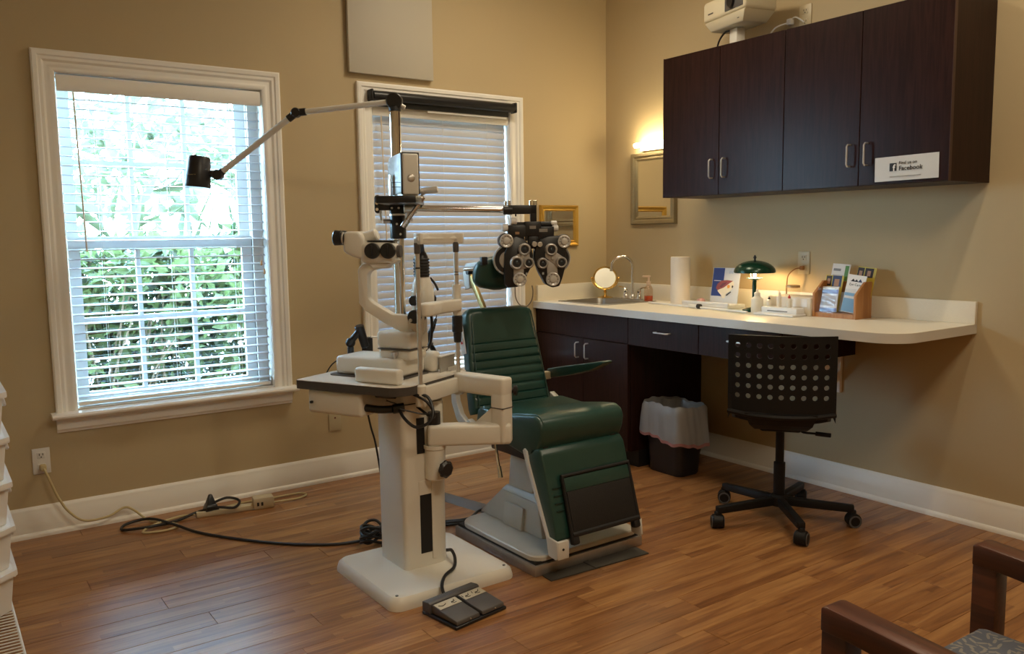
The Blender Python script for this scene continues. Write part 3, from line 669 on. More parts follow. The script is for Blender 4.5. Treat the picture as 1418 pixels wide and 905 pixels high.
# desk lamp
GREEN = mat('green_enamel', (0.008, 0.045, 0.024), 0.25, 0.2)
LX, LY = -0.20, -1.397
t = thing('desk_lamp', 'dark green mushroom desk lamp glowing on the counter', 'lamp', (LX, LY, cz1))
link('lamp_base', MB().lathe([(0.060, 0), (0.062, 0.004), (0.060, 0.010), (0.045, 0.016), (0.014, 0.022)], (LX, LY, cz1), n=32), GREEN, t)
link('stem', MB().cyl((LX, LY, cz1+0.018), (LX, LY, cz1+0.172), 0.011, n=16), GREEN, t)
link('drip_disc', MB().lathe([(0.012, 0.168), (0.042, 0.174), (0.042, 0.177), (0.010, 0.180)], (LX, LY, cz1), n=24), mat('pale_green', (0.25, 0.50, 0.36), 0.3), t)
link('bulb', MB().lathe([(0.006, 0.179), (0.006, 0.204), (0.013, 0.214), (0.015, 0.228), (0.009, 0.240)], (LX, LY, cz1), n=16), mat('bulb_glow', (1, 0.85, 0.6), 0.5, emit=(1.0, 0.66, 0.30), estr=DESK), t)
SZ = cz1+0.208
sh = [(0.108*math.cos(a), SZ+0.062*math.sin(a)) for a in [PI/2*q/9 for q in range(10)]]
prof = [(max(r_, 0.008), z) for r_, z in sh]; inn = [(max(r_-0.003, 0.006), z-0.003) for r_, z in reversed(sh)]
link('lamp_shade', MB().lathe(prof+inn, (LX, LY, 0), n=40, cap=False), GREEN, t)
link('finial', MB().lathe([(0.006, 0), (0.005, 0.010), (0.009, 0.016), (0.007, 0.022), (0.003, 0.030)], (LX, LY, SZ+0.060), n=14), BLACK, t)
link('harp', MB().tube([(LX, LY-0.022, cz1+0.158), (LX, LY-0.026, SZ+0.01), (LX, LY, SZ+0.060), (LX, LY+0.026, SZ+0.01), (LX, LY+0.022, cz1+0.158)], 0.0018, 6), GOLD, t)

# bottles, tray, box
def bottle(label, x, y, r_, h, m, capm, z=cz1, group='small bottles on the counter'):
    t = thing('dropper_bottle', label, 'bottle', (x, y, z), 0, group)
    link('bottle', MB().lathe([(r_*0.92, 0), (r_, 0.004), (r_, h*0.62), (r_*0.45, h*0.72)], (x, y, z), n=20), m, t)
    link('cap', MB().lathe([(r_*0.5, h*0.72), (r_*0.5, h*0.86), (r_*0.22, h*0.90), (r_*0.18, h)], (x, y, z), n=16), capm, t)
MILK = mat('milky_plastic', (0.78, 0.72, 0.60), 0.35)
bottle('larger milky white squeeze bottle standing in front of the green lamp stem', -0.29, -1.487, 0.030, 0.125, MILK, MILK)
t = thing('instrument_tray', 'low white plastic tray holding small bottles on the counter', 'tray', (-0.28, -1.61, cz1))
link('tray', MB().b2((-0.345, -1.745, cz1), (-0.235, -1.505, cz1+0.012), 0.006).b2((-0.300, -1.735, cz1+0.010), (-0.235, -1.520, cz1+0.040), 0.006), PLASTW, t)
link('label_strip', MB().b2((-0.3015, -1.68, cz1+0.020), (-0.2995, -1.56, cz1+0.024)), GREY, t)
t = thing('supply_box', 'white open box behind the small bottles, left of the oak rack', 'box', (-0.16, -1.63, cz1))
link('box', MB().b2((-0.225, -1.760, cz1), (-0.075, -1.500, cz1+0.092), 0.006), mat('box_white', (0.70, 0.63, 0.52), 0.5), t)
link('front_label', MB().b2((-0.2265, -1.74, cz1+0.045), (-0.2245, -1.66, cz1+0.084)), PAPER, t)
REDC = mat('red_cap', (0.45, 0.015, 0.015), 0.4)
for (x, y, r_, h, cm, lab) in ((-0.268, -1.545, 0.0125, 0.05, BLACK, 'small dark-capped dropper bottle at the left end of the white tray'),
                               (-0.266, -1.605, 0.0125, 0.085, MILK, 'small clear-capped dropper bottle in the middle of the white tray'),
                               (-0.266, -1.665, 0.0130, 0.065, REDC, 'small red-capped dropper bottle on the white tray')):
    bottle(lab, x, y, r_, h, MILK, cm, cz1+0.040)
t = thing('glass_jar', 'clear glass jar with a gold lid on top of the white supply box', 'jar', (-0.15, -1.60, cz1+0.092))
link('jar', MB().lathe([(0.036, 0), (0.038, 0.003), (0.038, 0.034), (0.034, 0.04)], (-0.15, -1.60, cz1+0.092), n=24), CLEAR, t)
link('lid', MB().lathe([(0.036, 0.040), (0.036, 0.052), (0.010, 0.056)], (-0.15, -1.60, cz1+0.092), n=24), mat('jar_lid', (0.65, 0.45, 0.25), 0.3, 0.6), t)
solo('lamp_cord', MB().box((-0.018, -1.558, 1.142), (0.022, 0.02, 0.022), None, 0.004).tube([(-0.024, -1.556, 1.142), (-0.05, -1.535, 1.135), (-0.07, -1.51, 1.10), (-0.065, -1.50, 1.04), (-0.055, -1.49, 0.96), (-0.05, -1.47, 0.919), (-0.10, -1.44, 0.919), (-0.14, -1.41, 0.920)], 0.003, 8), mat('brown_cord', (0.28, 0.13, 0.04), 0.5), 'brown cord hanging from the outlet above the counter down to the lamp', 'cord')

# brochure rack
t = thing('brochure_rack', 'oak literature rack with a clear front on the counter', 'rack', (-0.14, -1.88, cz1))
RY0, RY1, RX0, RX1 = -1.762, -2.000, -0.215, -0.085
sidep = [(RX0, cz1), (RX1, cz1), (RX1, cz1+0.175), (RX1-0.055, cz1+0.175), (RX0, cz1+0.115)]
for yy in (RY0, RY1+0.014): link('side_panel', MB().prism(sidep, 'y', yy-0.014, yy, 0.0015, 1), OAK, t)
link('back_panel', MB().b2((RX1-0.010, RY1+0.014, cz1), (RX1, RY0-0.014, cz1+0.172)), OAK, t)
link('bottom_panel', MB().b2((RX0+0.004, RY1+0.014, cz1), (RX1-0.010, RY0-0.014, cz1+0.022)), OAK, t)
link('clear_front', MB().box((RX0+0.014, (RY0+RY1)/2, cz1+0.082), (0.002, 0.208, 0.125), Matrix.Rotation(0.16, 4, 'Y')), CLEAR, t)
def brochure(label, yc, xb, zb, h, m, prints, rot=0.0, w_=0.098):
    t = thing('brochure', label, 'brochure', (xb, yc, zb), 0, 'brochures in the oak rack')
    A = axes((xb, yc, zb), (0, -1, 0), (0.20, 0, 1), (-1, 0, 0.20)) @ Matrix.Rotation(rot, 4, 'Z')
    link('folded_paper', MB().box((0, h/2, 0), (w_, h, 0.003)), m, t, A)
    for nm, (cx, cy, sx_, sy_), mm in prints: link(nm, MB().box((cx, cy, 0.0019), (sx_, sy_, 0.0007)), mm, t, A)
    return t, A
SKIN = mat('portrait_print', (0.42, 0.22, 0.13), 0.6); NAVY = mat('navy_print', (0.02, 0.03, 0.10), 0.5); YEL = mat('yellow_print', (0.55, 0.42, 0.05), 0.5)
LBLUE = mat('pale_blue_print', (0.22, 0.40, 0.58), 0.45); GRN = mat('green_print', (0.10, 0.25, 0.05), 0.5); HAIR = mat('hair_print', (0.03, 0.015, 0.012), 0.6); LAV = mat('lavender_print', (0.20, 0.22, 0.42), 0.5)
def portrait(cx, cy, s): return [('hair_print', (cx, cy+s*0.15, s*0.9, s*1.0), HAIR), ]
tt, A = brochure('white brochure with a green stripe, tallest at the back left of the rack', -1.812, -0.112, cz1+0.025, 0.235, PAPER, [('green_stripe', (0.033, 0.19, 0.02, 0.075), GRN), ('heading', (-0.02, 0.205, 0.04, 0.012), mat('grey_ink', (0, 0, 0))), ('text_block', (-0.01, 0.17, 0.06, 0.02), mat('text_tint', (0.55, 0.50, 0.48), 0.6))], -0.05)
tt, A = brochure('yellow brochure with portrait photos, back right of the rack', -1.945, -0.110, cz1+0.025, 0.222, YEL, [('photo', (-0.030, 0.195, 0.034, 0.045), HAIR), ('photo', (0.014, 0.195, 0.044, 0.045), HAIR), ('face_print', (-0.030, 0.190, 0.016, 0.024), SKIN), ('face_print', (0.014, 0.192, 0.018, 0.026), SKIN)], -0.08)
for q in (0, 1):
    for ch in [x for x in tt.children if x.name.startswith('face_print')]: ch.location = (-0.0006, 0, 0)
tt, A = brochure('brochure with two portrait photos, middle left of the rack', -1.808, -0.140, cz1+0.025, 0.178, YEL, [('photo', (-0.030, 0.150, 0.030, 0.05), HAIR), ('photo', (0.015, 0.150, 0.050, 0.055), NAVY), ('face_print', (-0.030, 0.148, 0.016, 0.026), SKIN), ('face_print', (0.015, 0.143, 0.026, 0.036), SKIN)], -0.03)
for ch in [x for x in tt.children if x.name.startswith('face_print')]: ch.location = (-0.0006, 0, 0)
tt, A = brochure('white brochure with a mountain logo and eye care lettering, front right of the rack', -1.930, -0.160, cz1+0.025, 0.185, PAPER, [('picture', (0, 0.05, 0.094, 0.092), LBLUE), ('picture_bar', (0, 0.075, 0.09, 0.012), PAPER)], -0.10)
for ch in [x for x in tt.children if x.name.startswith('picture_bar')]: ch.location = (-0.0006, 0, 0)
link('lettering', text_mb('Eye Care', 0.017, A @ Matrix.Translation((-0.034, 0.132, 0.0018))), INK, tt)
for k, (cx, hh, mm) in enumerate(((-0.018, 0.014, INK), (0.0, 0.012, INK), (0.020, 0.016, NAVY))):
    link('mountain_logo', MB().prism([(cx-0.014, 0.152), (cx+0.014, 0.152), (cx+0.010, 0.154), (cx, 0.152+hh), (cx-0.010, 0.154)], 'z', 0.0018, 0.0024), mm, tt, A)
brochure('blue and white leaflet behind the clear front, left half of the rack', -1.818, -0.172, cz1+0.024, 0.125, PAPER, [('blue_band', (0, 0.100, 0.096, 0.020), LAV), ('text_block', (0, 0.055, 0.08, 0.05), mat('text_tint', (0, 0, 0))), ('blue_band', (0, 0.010, 0.096, 0.018), LAV)], 0.02)

# base cabinets under the counter
t = thing('sink_cabinet', 'dark brown base cabinet with two doors under the sink', 'cabinet', (-0.3, -0.43, 0))
link('cabinet_body', MB().b2((-0.585, -0.857, 0.10), (-0.003, -0.003, cz0)), ESPR, t)
link('toe_kick', MB().b2((-0.52, -0.857, 0.0), (-0.003, -0.003, 0.10)), mat('toe_black', (0.006, 0.004, 0.004), 0.6), t)
link('false_front', MB().b2((-0.605, -0.855, 0.722), (-0.587, -0.006, cz0-0.004), 0.001, 1), ESPR, t)
for d, (a, b_) in enumerate(((-0.006, -0.468), (-0.472, -0.855))):
    dr = link('door', MB().b2((-0.605, b_, 0.105), (-0.587, a, 0.717), 0.001, 1), ESPR, t)
    link('handle', pull((-0.605, -0.428 if d == 0 else -0.515, 0.60+0.045), (0, 0, 1), (-1, 0, 0), 0.09), STEEL, dr)
for k, (a, b_, lab) in enumerate(((-0.857, -1.377, 'dark brown drawer unit under the counter above the waste bin'), (-1.377, -1.870, 'dark brown drawer unit under the counter behind the black chair'))):
    t = thing('drawer_unit', lab, 'drawer', (-0.3, (a+b_)/2, 0.715), 0, 'drawer units under the counter')
    link('drawer_box', MB().b2((-0.585, b_, 0.715), (-0.003, a-0.001, cz0)), ESPR, t)
    dr = link('drawer_front', MB().b2((-0.605, b_+0.002, 0.717), (-0.587, a-0.002, cz0-0.004), 0.001, 1), ESPR, t)
    hy = -1.13 if k == 0 else -1.63
    link('handle', pull((-0.605, hy, 0.806), (0, 1, 0), (-1, 0, 0), 0.105), STEEL, dr)

# waste bin and liner
t = thing('waste_bin', 'black plastic waste bin lined with a white bag under the counter', 'bin', (-0.385, -1.035, 0))
cx, cy, rz = -0.412, -1.030, math.radians(90)
A = Matrix.Translation((cx, cy, 0)) @ Matrix.Rotation(rz, 4, 'Z') @ Matrix.Diagonal((0.80, 0.84, 1, 1))
def rr(hx, hy, r_, z, wob=0.0, ph=0): return [(p[0]*(1+wob*math.sin(7*math.atan2(p[1], p[0])+ph)), p[1]*(1+wob*math.sin(7*math.atan2(p[1], p[0])+ph)), z+wob*0.3*math.sin(3*math.atan2(p[1], p[0])+ph)) for p in rounded([(-hx, -hy), (hx, -hy), (hx, hy), (-hx, hy)], [r_]*4, 7)]
link('bin_body', MB().loft([rr(0.150, 0.100, 0.05, 0.0), rr(0.155, 0.105, 0.05, 0.01), rr(0.178, 0.128, 0.05, 0.375), rr(0.174, 0.124, 0.05, 0.375), rr(0.150, 0.100, 0.045, 0.012)]), BLACK, t, A)
def bag_ring(hx, hy, z, wob, tilt=0.0):
    out = []; base = rounded([(-hx, -hy), (hx, -hy), (hx, hy), (-hx, hy)], [0.06]*4, 7); pts = []
    for i in range(len(base)):
        p, q = Vector(base[i]), Vector(base[(i+1) % len(base)]); m_ = 18 if i % 8 == 7 else 1
        pts += [p.lerp(q, k/m_) for k in range(m_)]
    for p in pts:
        a = math.atan2(p[1], p[0]); f = 1+wob*(0.8*math.sin(11*a+0.6*math.sin(3*a))+0.6*math.sin(23*a+z*25)+0.5*math.sin(5*a+z*12))
        out.append((p[0]*f, p[1]*f, z+tilt*(p[0]/hx*0.8+p[1]/hy*0.4)+wob*0.30*math.sin(5*a+1)+wob*0.2*math.sin(13*a)))
    return out
t = thing('bin_liner', 'white plastic bag with a red drawstring folded over the bin rim', 'bag', (-0.385, -1.035, 0.375))
link('bag', MB().loft([bag_ring(0.125, 0.080, 0.20, 0.03), bag_ring(0.160, 0.112, 0.33, 0.02), bag_ring(0.172, 0.122, 0.385, 0.016, 0.006), bag_ring(0.186, 0.136, 0.394, 0.014, 0.006), bag_ring(0.196, 0.146, 0.375, 0.016), bag_ring(0.199, 0.149, 0.34, 0.020, 0.004), bag_ring(0.202, 0.152, 0.30, 0.020, 0.01), bag_ring(0.205, 0.155, 0.25, 0.020, 0.018), bag_ring(0.207, 0.157, 0.205, 0.020, 0.026)], False), BAG, t, A)
link('drawstring_band', MB().loft([bag_ring(0.207, 0.157, 0.205, 0.020, 0.026), bag_ring(0.206, 0.156, 0.188, 0.022, 0.028)], False), mat('red_band', (0.38, 0.17, 0.16), 0.5), t, A)

# ------------------------------------------------------------------ slit lamp stand (column, swing arm, table)
TH = math.radians(27); P0 = (-2.326, -1.548)
TB = Matrix.Translation((P0[0], P0[1], 0)) @ Matrix.Rotation(TH, 4, 'Z')      # table frame, floor level
TT = Matrix.Translation((0, 0, 0.785)) @ TB                                   # table frame, table top level
TT = Matrix.Translation((P0[0], P0[1], 0.785)) @ Matrix.Rotation(TH, 4, 'Z')
t = thing('instrument_stand', 'beige pedestal stand with a swing arm carrying the microscope table', 'stand', (-2.265, -1.40, 0))
STAND = t
bp_ = rounded([(-2.526, -1.70), (-1.985, -1.70), (-1.985, -1.175), (-2.526, -1.175)], [0.045]*4, 5)
bi = lambda k: [(-2.255+(p[0]+2.255)*(1-k), -1.44+(p[1]+1.44)*(1-k)) for p in bp_]
link('base', MB().loft([L3(bp_, 0.0), L3(bp_, 0.012), L3(bi(0.02), 0.034), L3(bi(0.06), 0.045)]), BEIGE, t)
for x, y in ((-2.49, -1.66), (-2.02, -1.66)): link('base_screw', MB().cyl((x, y, 0.030), (x, y, 0.047), 0.006, n=10), GREY, t)
cp = rounded([(-2.357, -1.482), (-2.155, -1.482), (-2.155, -1.262), (-2.357, -1.262)], [0.022, 0.05, 0.04, 0.022], 5)
link('column', MB().loft([L3(cp, 0.044), L3(cp, 0.695)]), BEIGE, t)
ct = rounded([(-2.352, -1.476), (-2.160, -1.476), (-2.160, -1.268), (-2.352, -1.268)], [0.022, 0.05, 0.04, 0.022], 5)
link('column_cap', MB().loft([L3(ct, 0.697), L3(ct, 0.757)]), BEIGE, t)
link('cap_seam', MB().loft([L3(ct, 0.690), L3(ct, 0.699)]), BLACKM, t)
link('slot', MB().b2((-2.288, -1.4835, 0.100), (-2.222, -1.480, 0.335)), BLACKM, t)
link('slot_cover', MB().b2((-2.292, -1.4845, 0.335), (-2.215, -1.4815, 0.390)), BEIGE, t)
link('slot_rail', MB().b2((-2.238, -1.487, 0.072), (-2.222, -1.4815, 0.40)), BEIGE, t)
link('upper_slot', MB().b2((-2.296, -1.4845, 0.50), (-2.262, -1.480, 0.640)), BLACKM, t)
TX, TY = -2.226, -1.500
link('pivot_tube', MB().lathe([(0.034, 0.395), (0.040, 0.40), (0.040, 0.515), (0.044, 0.518), (0.044, 0.532)], (TX, TY, 0), n=28), BEIGE, t)
link('pivot_pin', MB().cyl((TX, TY, 0.53), (TX, TY, 0.660), 0.024, n=20), BLACK, t)
kn = MB()
kp = Vector((TX+0.004, TY-0.040, 0.445)); kd = Vector((0.18, -1, 0)).normalized()
kn.lathe([(0.012, 0.0), (0.012, 0.014), (0.030, 0.018), (0.032, 0.030), (0.024, 0.038)], kp, kd, 18)
for k in range(8):
    a = 2*PI*k/8; s_ = kd.cross(Vector((0, 0, 1))); kn.sphere(kp+kd*0.025+0.026*(math.cos(a)*s_+math.sin(a)*Vector((0, 0, 1))), 0.0095, n=8)
link('clamp_knob', kn, BLACK, t)
# C-shaped swing arm: lower arm, post, upper arm
PX, PY = -2.005, -1.640
def bar(mb, a, b_, hw, z0, z1, bev=0.010):
    a, b_ = Vector((a[0], a[1], 0)), Vector((b_[0], b_[1], 0)); d = (b_-a); L = d.length; ang = math.atan2(d.y, d.x); m = (a+b_)/2
    return mb.box((m.x, m.y, (z0+z1)/2), (L+2*hw, 2*hw, z1-z0), ang, bev, 3)
link('lower_arm', bar(MB(), (TX+0.005, TY-0.01), (PX, PY), 0.036, 0.530, 0.612, 0.014), BEIGE, t)
uE = TT @ Vector((0.285, -0.004, 0)); d_ = Vector((PX-uE.x, PY-uE.y-0.01, 0)).normalized()
AR = axes((PX, PY, 0), d_, (-d_.y, d_.x, 0), (0, 0, 1))
link('post', MB().box((0, 0, 0.6605), (0.0648, 0.0648, 0.258), None, 0.012, 3).prism([(-0.026, 0.600), (-0.026, 0.672), (-0.115, 0.600)], 'y', -0.030, 0.030, mtx=None), BEIGE, t, AR)
link('post_joint', MB().box((0, 0, 0.672), (0.0662, 0.0662, 0.004)), GREY, t, AR)
link('upper_arm', bar(MB(), (PX, PY), (uE.x, uE.y+0.01), 0.0325, 0.714, 0.790, 0.012), BEIGE, t)
kk = Vector((PX+0.034, PY-0.01, 0.735))
link('arm_knob', MB().lathe([(0.010, 0), (0.010, 0.012), (0.020, 0.014), (0.021, 0.026), (0.014, 0.030)], kk, (0.75, -0.65, 0), 16), BLACK, t)
# table top with dark edge
tp = rounded([(-0.102, -0.008), (0.372, -0.008), (0.372, 0.500), (-0.102, 0.500)], [0.075, 0.03, 0.03, 0.012], 6)
link('table_edge', MB().loft([L3(tp, -0.034), L3(tp, -0.002)]), DKGREY, t, TT)
tin = [(0.145+(p[0]-0.145)*0.994, 0.27+(p[1]-0.27)*0.994) for p in tp]
link('table_top', MB().loft([L3(tin, -0.003), L3(tin, 0.0)]), mat('table_laminate', (0.82, 0.77, 0.69), 0.22), t, TT)
link('power_box', MB().b2((-0.092, 0.19, -0.128), (0.105, 0.450, -0.034), 0.014, 3), OFFW, t, TT)
link('box_switch', MB().b2((-0.104, 0.42, -0.088), (-0.092, 0.43, -0.078), 0.002), BLACK, t, TT)
pb = MB()
pb.tube([(0.0, 0.185, -0.052), (0.0, 0.13, -0.052), (0.0, 0.10, -0.05)], 0.013, 12, 2)
link('plug_connector', pb, GREY, t, TT)
link('black_plug', MB().tube([(-0.06, 0.195, -0.094), (-0.05, 0.14, -0.098), (-0.03, 0.09, -0.096)], 0.015, 12, 3).tube([(-0.03, 0.09, -0.096), (0.0, 0.06, -0.092)], 0.018, 10, 0), BLACK, t, TT)
link('cable_loop', MB().tube([(-0.02, 0.07, -0.095), (-0.05, 0.02, -0.125), (-0.05, -0.03, -0.150), (-0.02, -0.07, -0.130), (0.00, -0.07, -0.09), (0.01, -0.04, -0.045), (-0.01, 0.0, -0.038)], 0.006, 8).tube([(0.0, 0.02, -0.038), (-0.01, -0.05, -0.06), (0.01, -0.07, -0.11), (0.03, -0.04, -0.125), (0.06, 0.04, -0.10)], 0.005, 8).tube([(-0.04, 0.05, -0.09), (0.0, -0.02, -0.11), (0.05, -0.04, -0.115)], 0.003, 6), RUBBER, t, TT)

# ------------------------------------------------------------------ slit lamp microscope on the table (local frame: x across the patient, y away from the patient)
SL = thing('slit_lamp', 'beige slit lamp microscope with chin rest standing on the instrument table', 'microscope', (P0[0], P0[1], 0.785), TH)
t = SL
link('base_plate', MB().prism(rounded([(0.035, 0.10), (0.255, 0.10), (0.255, 0.455), (0.035, 0.455)], [0.03]*4, 4), 'z', 0.0, 0.004), GREY, t, TT)
link('stage_base', MB().b2((0.055, 0.115, 0.004), (0.235, 0.43, 0.078), 0.016, 3), BEIGE, t, TT)
link('rail_cover', MB().b2((-0.060, 0.040, 0.001), (-0.018, 0.245, 0.058), 0.012, 3), BEIGE, t, TT)
link('rail_cover', MB().b2((0.245, 0.078, 0.001), (0.305, 0.245, 0.085), 0.020, 3), BEIGE, t, TT)
link('axle', MB().cyl((-0.03, 0.14, 0.028), (0.27, 0.14, 0.028), 0.008, n=12), STEEL, t, TT)
link('stage_lock', MB().lathe([(0.006, 0.075), (0.006, 0.088), (0.013, 0.090), (0.014, 0.104), (0.008, 0.106)], (0.075, 0.150, 0), n=14), STEEL, t, TT)
link('lower_turret', MB().b2((0.085, 0.085, 0.070), (0.205, 0.235, 0.112), 0.012, 3), BEIGE, t, TT)
link('seam', MB().b2((0.082, 0.082, 0.110), (0.208, 0.238, 0.115), 0.004), GREY, t, TT)
link('upper_turret', MB().b2((0.078, 0.075, 0.115), (0.210, 0.240, 0.182), 0.016, 3), BEIGE, t, TT)
MX = TT @ Matrix.Translation((0.155, 0.10, 0)) @ Matrix.Rotation(math.radians(20), 4, 'Z')     # microscope swung about the common pivot
arm = [(-0.030, 0.165), (0.030, 0.165), (0.12, 0.212), (0.198, 0.262), (0.222, 0.290), (0.222, 0.425), (0.205, 0.445), (0.11, 0.472), (0.06, 0.464), (0.06, 0.450), (0.170, 0.418), (0.184, 0.405), (0.184, 0.312), (0.168, 0.294), (0.09, 0.248), (-0.02, 0.238)]
link('microscope_arm', MB().prism(arm, 'x', -0.026, 0.026, 0.006, 2), BEIGE, t, MX)
link('arm_pivot', MB().cyl((0, 0, 0.168), (0, 0, 0.250), 0.034, n=24, bev=0.004), BEIGE, t, MX)
for zz in (0.185, 0.225): link('pivot_screw', MB().cyl((-0.030, 0.012, zz), (-0.037, 0.014, zz), 0.007, n=12), STEEL, t, MX)
link('microscope_body', MB().b2((-0.055, 0.068, 0.447), (0.055, 0.206, 0.531), 0.024, 3), BEIGE, t, MX)
link('body_top_plate', MB().b2((-0.045, 0.070, 0.531), (0.045, 0.175, 0.536), 0.002), BLACK, t, MX)
link('under_clamp', MB().prism([(0.085, 0.449), (0.180, 0.449), (0.160, 0.428), (0.105, 0.428)], 'x', -0.034, 0.034, 0.004, 1), BEIGE, t, MX)
for yy in (0.150, 0.088):
    k = link('magnification_knob', MB().cyl((-0.054, yy, 0.496), (-0.070, yy, 0.496), 0.031, 0.030, n=28, bev=0.003), BLACK, t, MX)
    link('knob_rib', MB().b2((-0.075, yy-0.004, 0.474), (-0.068, yy+0.004, 0.518), 0.002), BLACKM, k, MX)
link('prism_housing', MB().prism([(0.186, 0.462), (0.186, 0.545), (0.205, 0.572), (0.268, 0.572), (0.273, 0.492), (0.225, 0.470)], 'x', -0.050, 0.050, 0.014, 3), BEIGE, t, MX)
link('beam_splitter', MB().cyl((0.0, 0.200, 0.540), (0.0, 0.145, 0.558), 0.026, n=20, bev=0.005), BEIGE, t, MX)
for xx in (-0.032, 0.032):
    e = link('eyepiece', MB().lathe([(0.020, 0), (0.022, 0.012), (0.028, 0.014), (0.030, 0.040), (0.026, 0.044), (0.020, 0.038)], (xx, 0.266, 0.546), (0, 1, 0.05), 24), BLACK, t, MX)
    link('eyepiece_ring', MB().lathe([(0.0205, 0.003), (0.0235, 0.005), (0.0235, 0.009), (0.0205, 0.011)], (xx, 0.266, 0.546), (0, 1, 0.05), 24, False), STEEL, e, MX)
link('objective', MB().cyl((0.0, 0.066, 0.492), (0.0, 0.052, 0.492), 0.024, n=24), GREY, t, MX)
# illumination tower
TWX, TWY = 0.196, 0.100
link('tower_column', MB().box((TWX, TWY, 0.185), (0.030, 0.034, 0.17), None, 0.005), OFFW, t, TT)
link('tower_body', MB().lathe([(0.030, 0.245), (0.042, 0.26), (0.046, 0.30), (0.046, 0.33), (0.038, 0.365), (0.028, 0.392)], (TWX+0.01, TWY, 0), n=24), BEIGE, t, TT)
hl = link('lamp_housing', MB().lathe([(0.030, 0.390), (0.030, 0.44), (0.027, 0.47), (0.014, 0.495), (0.012, 0.515), (0.009, 0.520)], (TWX+0.006, TWY, 0), n=20), BLACK, t, TT)
for k in range(6): link('cooling_fin', MB().lathe([(0.032, 0.396+0.012*k), (0.0325, 0.400+0.012*k), (0.030, 0.403+0.012*k)], (TWX+0.006, TWY, 0), n=20, cap=False), BLACKM, hl, TT)
for sgn, zz in ((-1, 0.300), (1, 0.298)):
    link('tower_knob', MB().cyl((TWX+0.01+sgn*0.046, TWY, zz), (TWX+0.01+sgn*0.072, TWY, zz), 0.020, n=18, bev=0.003), BLACK, t, TT)
link('slit_knob', MB().cyl((TWX-0.010, TWY, 0.238), (TWX-0.075, TWY-0.01, 0.238), 0.027, n=22, bev=0.003), BLACK, t, TT)
link('filter_lever', MB().tube([(TWX+0.035, TWY-0.02, 0.385), (TWX+0.055, TWY-0.03, 0.36), (TWX+0.075, TWY-0.03, 0.335)], 0.005, 8, 3), BLACK, t, TT)
link('mirror_arm', MB().prism([(0.0, 0.235), (0.03, 0.25), (-0.02, 0.28), (-0.035, 0.265)], 'x', TWX-0.012, TWX+0.024, 0.003, 1, Matrix.Translation((0, TWY, 0))), OFFW, t, TT)
link('tower_cable', MB().tube([(TWX+0.03, TWY-0.02, 0.27), (TWX+0.04, TWY-0.02, 0.20), (TWX+0.038, TWY-0.01, 0.12), (TWX+0.02, TWY+0.02, 0.085), (TWX+0.0, TWY+0.05, 0.08)], 0.006, 8), RUBBER, t, TT)
# chin rest frame
for xx, nm in ((0.013, 0), (0.284, 1)):
    link('upright', MB().cyl((xx, -0.010, -0.03), (xx, -0.010, 0.54), 0.0085, n=16), STEEL, t, TT)
    link('upright_socket', MB().lathe([(0.018, -0.085), (0.021, -0.080), (0.021, -0.008), (0.016, -0.002)], (xx, -0.010, 0), n=20), BEIGE, t, TT)
link('cross_bar', MB().b2((0.020, -0.028, -0.072), (0.278, 0.004, -0.012), 0.004), BEIGE, t, TT)
link('left_collar', MB().cyl((0.013, -0.010, 0.430), (0.013, -0.010, 0.436), 0.0105, n=14), BLACK, t, TT)
link('height_sleeve', MB().lathe([(0.013, 0.355), (0.0175, 0.358), (0.0175, 0.235), (0.012, 0.232)][::-1], (0.284, -0.010, 0), n=20), BEIGE, t, TT)
link('height_grip', MB().lathe([(0.012, 0.125), (0.015, 0.128), (0.017, 0.165), (0.021, 0.168), (0.021, 0.230), (0.018, 0.233)], (0.284, -0.010, 0), n=20), BLACK, t, TT)
for zz in (0.395, 0.405): link('height_mark', MB().cyl((0.284, -0.010, zz), (0.284, -0.010, zz+0.003), 0.0092, n=14), BLACK, t, TT)
cr = [(0.03, -0.040), (0.06, -0.048), (0.11, -0.040), (0.15, -0.028), (0.19, -0.032), (0.23, -0.036), (0.285, -0.034), (0.300, -0.010), (0.285, 0.014), (0.15, 0.016), (0.10, 0.022), (0.05, 0.016), (0.022, 0.005), (0.020, -0.025)]
link('chin_cup', MB().prism(cr, 'z', 0.252, 0.300, 0.008, 3), BEIGE, t, TT)
link('forehead_band', MB().tube([(0.002, -0.03, 0.540), (0.013, -0.008, 0.540), (0.06, 0.018, 0.540), (0.148, 0.030, 0.540), (0.236, 0.018, 0.540), (0.284, -0.008, 0.540), (0.295, -0.028, 0.540)], 0.010, 10).prism([(-0.006, -0.038), (0.012, 0.004), (0.07, 0.032), (0.148, 0.042), (0.226, 0.032), (0.285, 0.004), (0.303, -0.036), (0.290, -0.040), (0.276, -0.008), (0.22, 0.014), (0.148, 0.024), (0.076, 0.014), (0.022, -0.008), (0.008, -0.042)], 'z', 0.520, 0.560, 0.004), BEIGE, t, TT)
for xx in (0.013, 0.284): link('band_post', MB().lathe([(0.0105, 0.485), (0.012, 0.49), (0.012, 0.525)], (xx, -0.010, 0), n=14), GREY, t, TT)

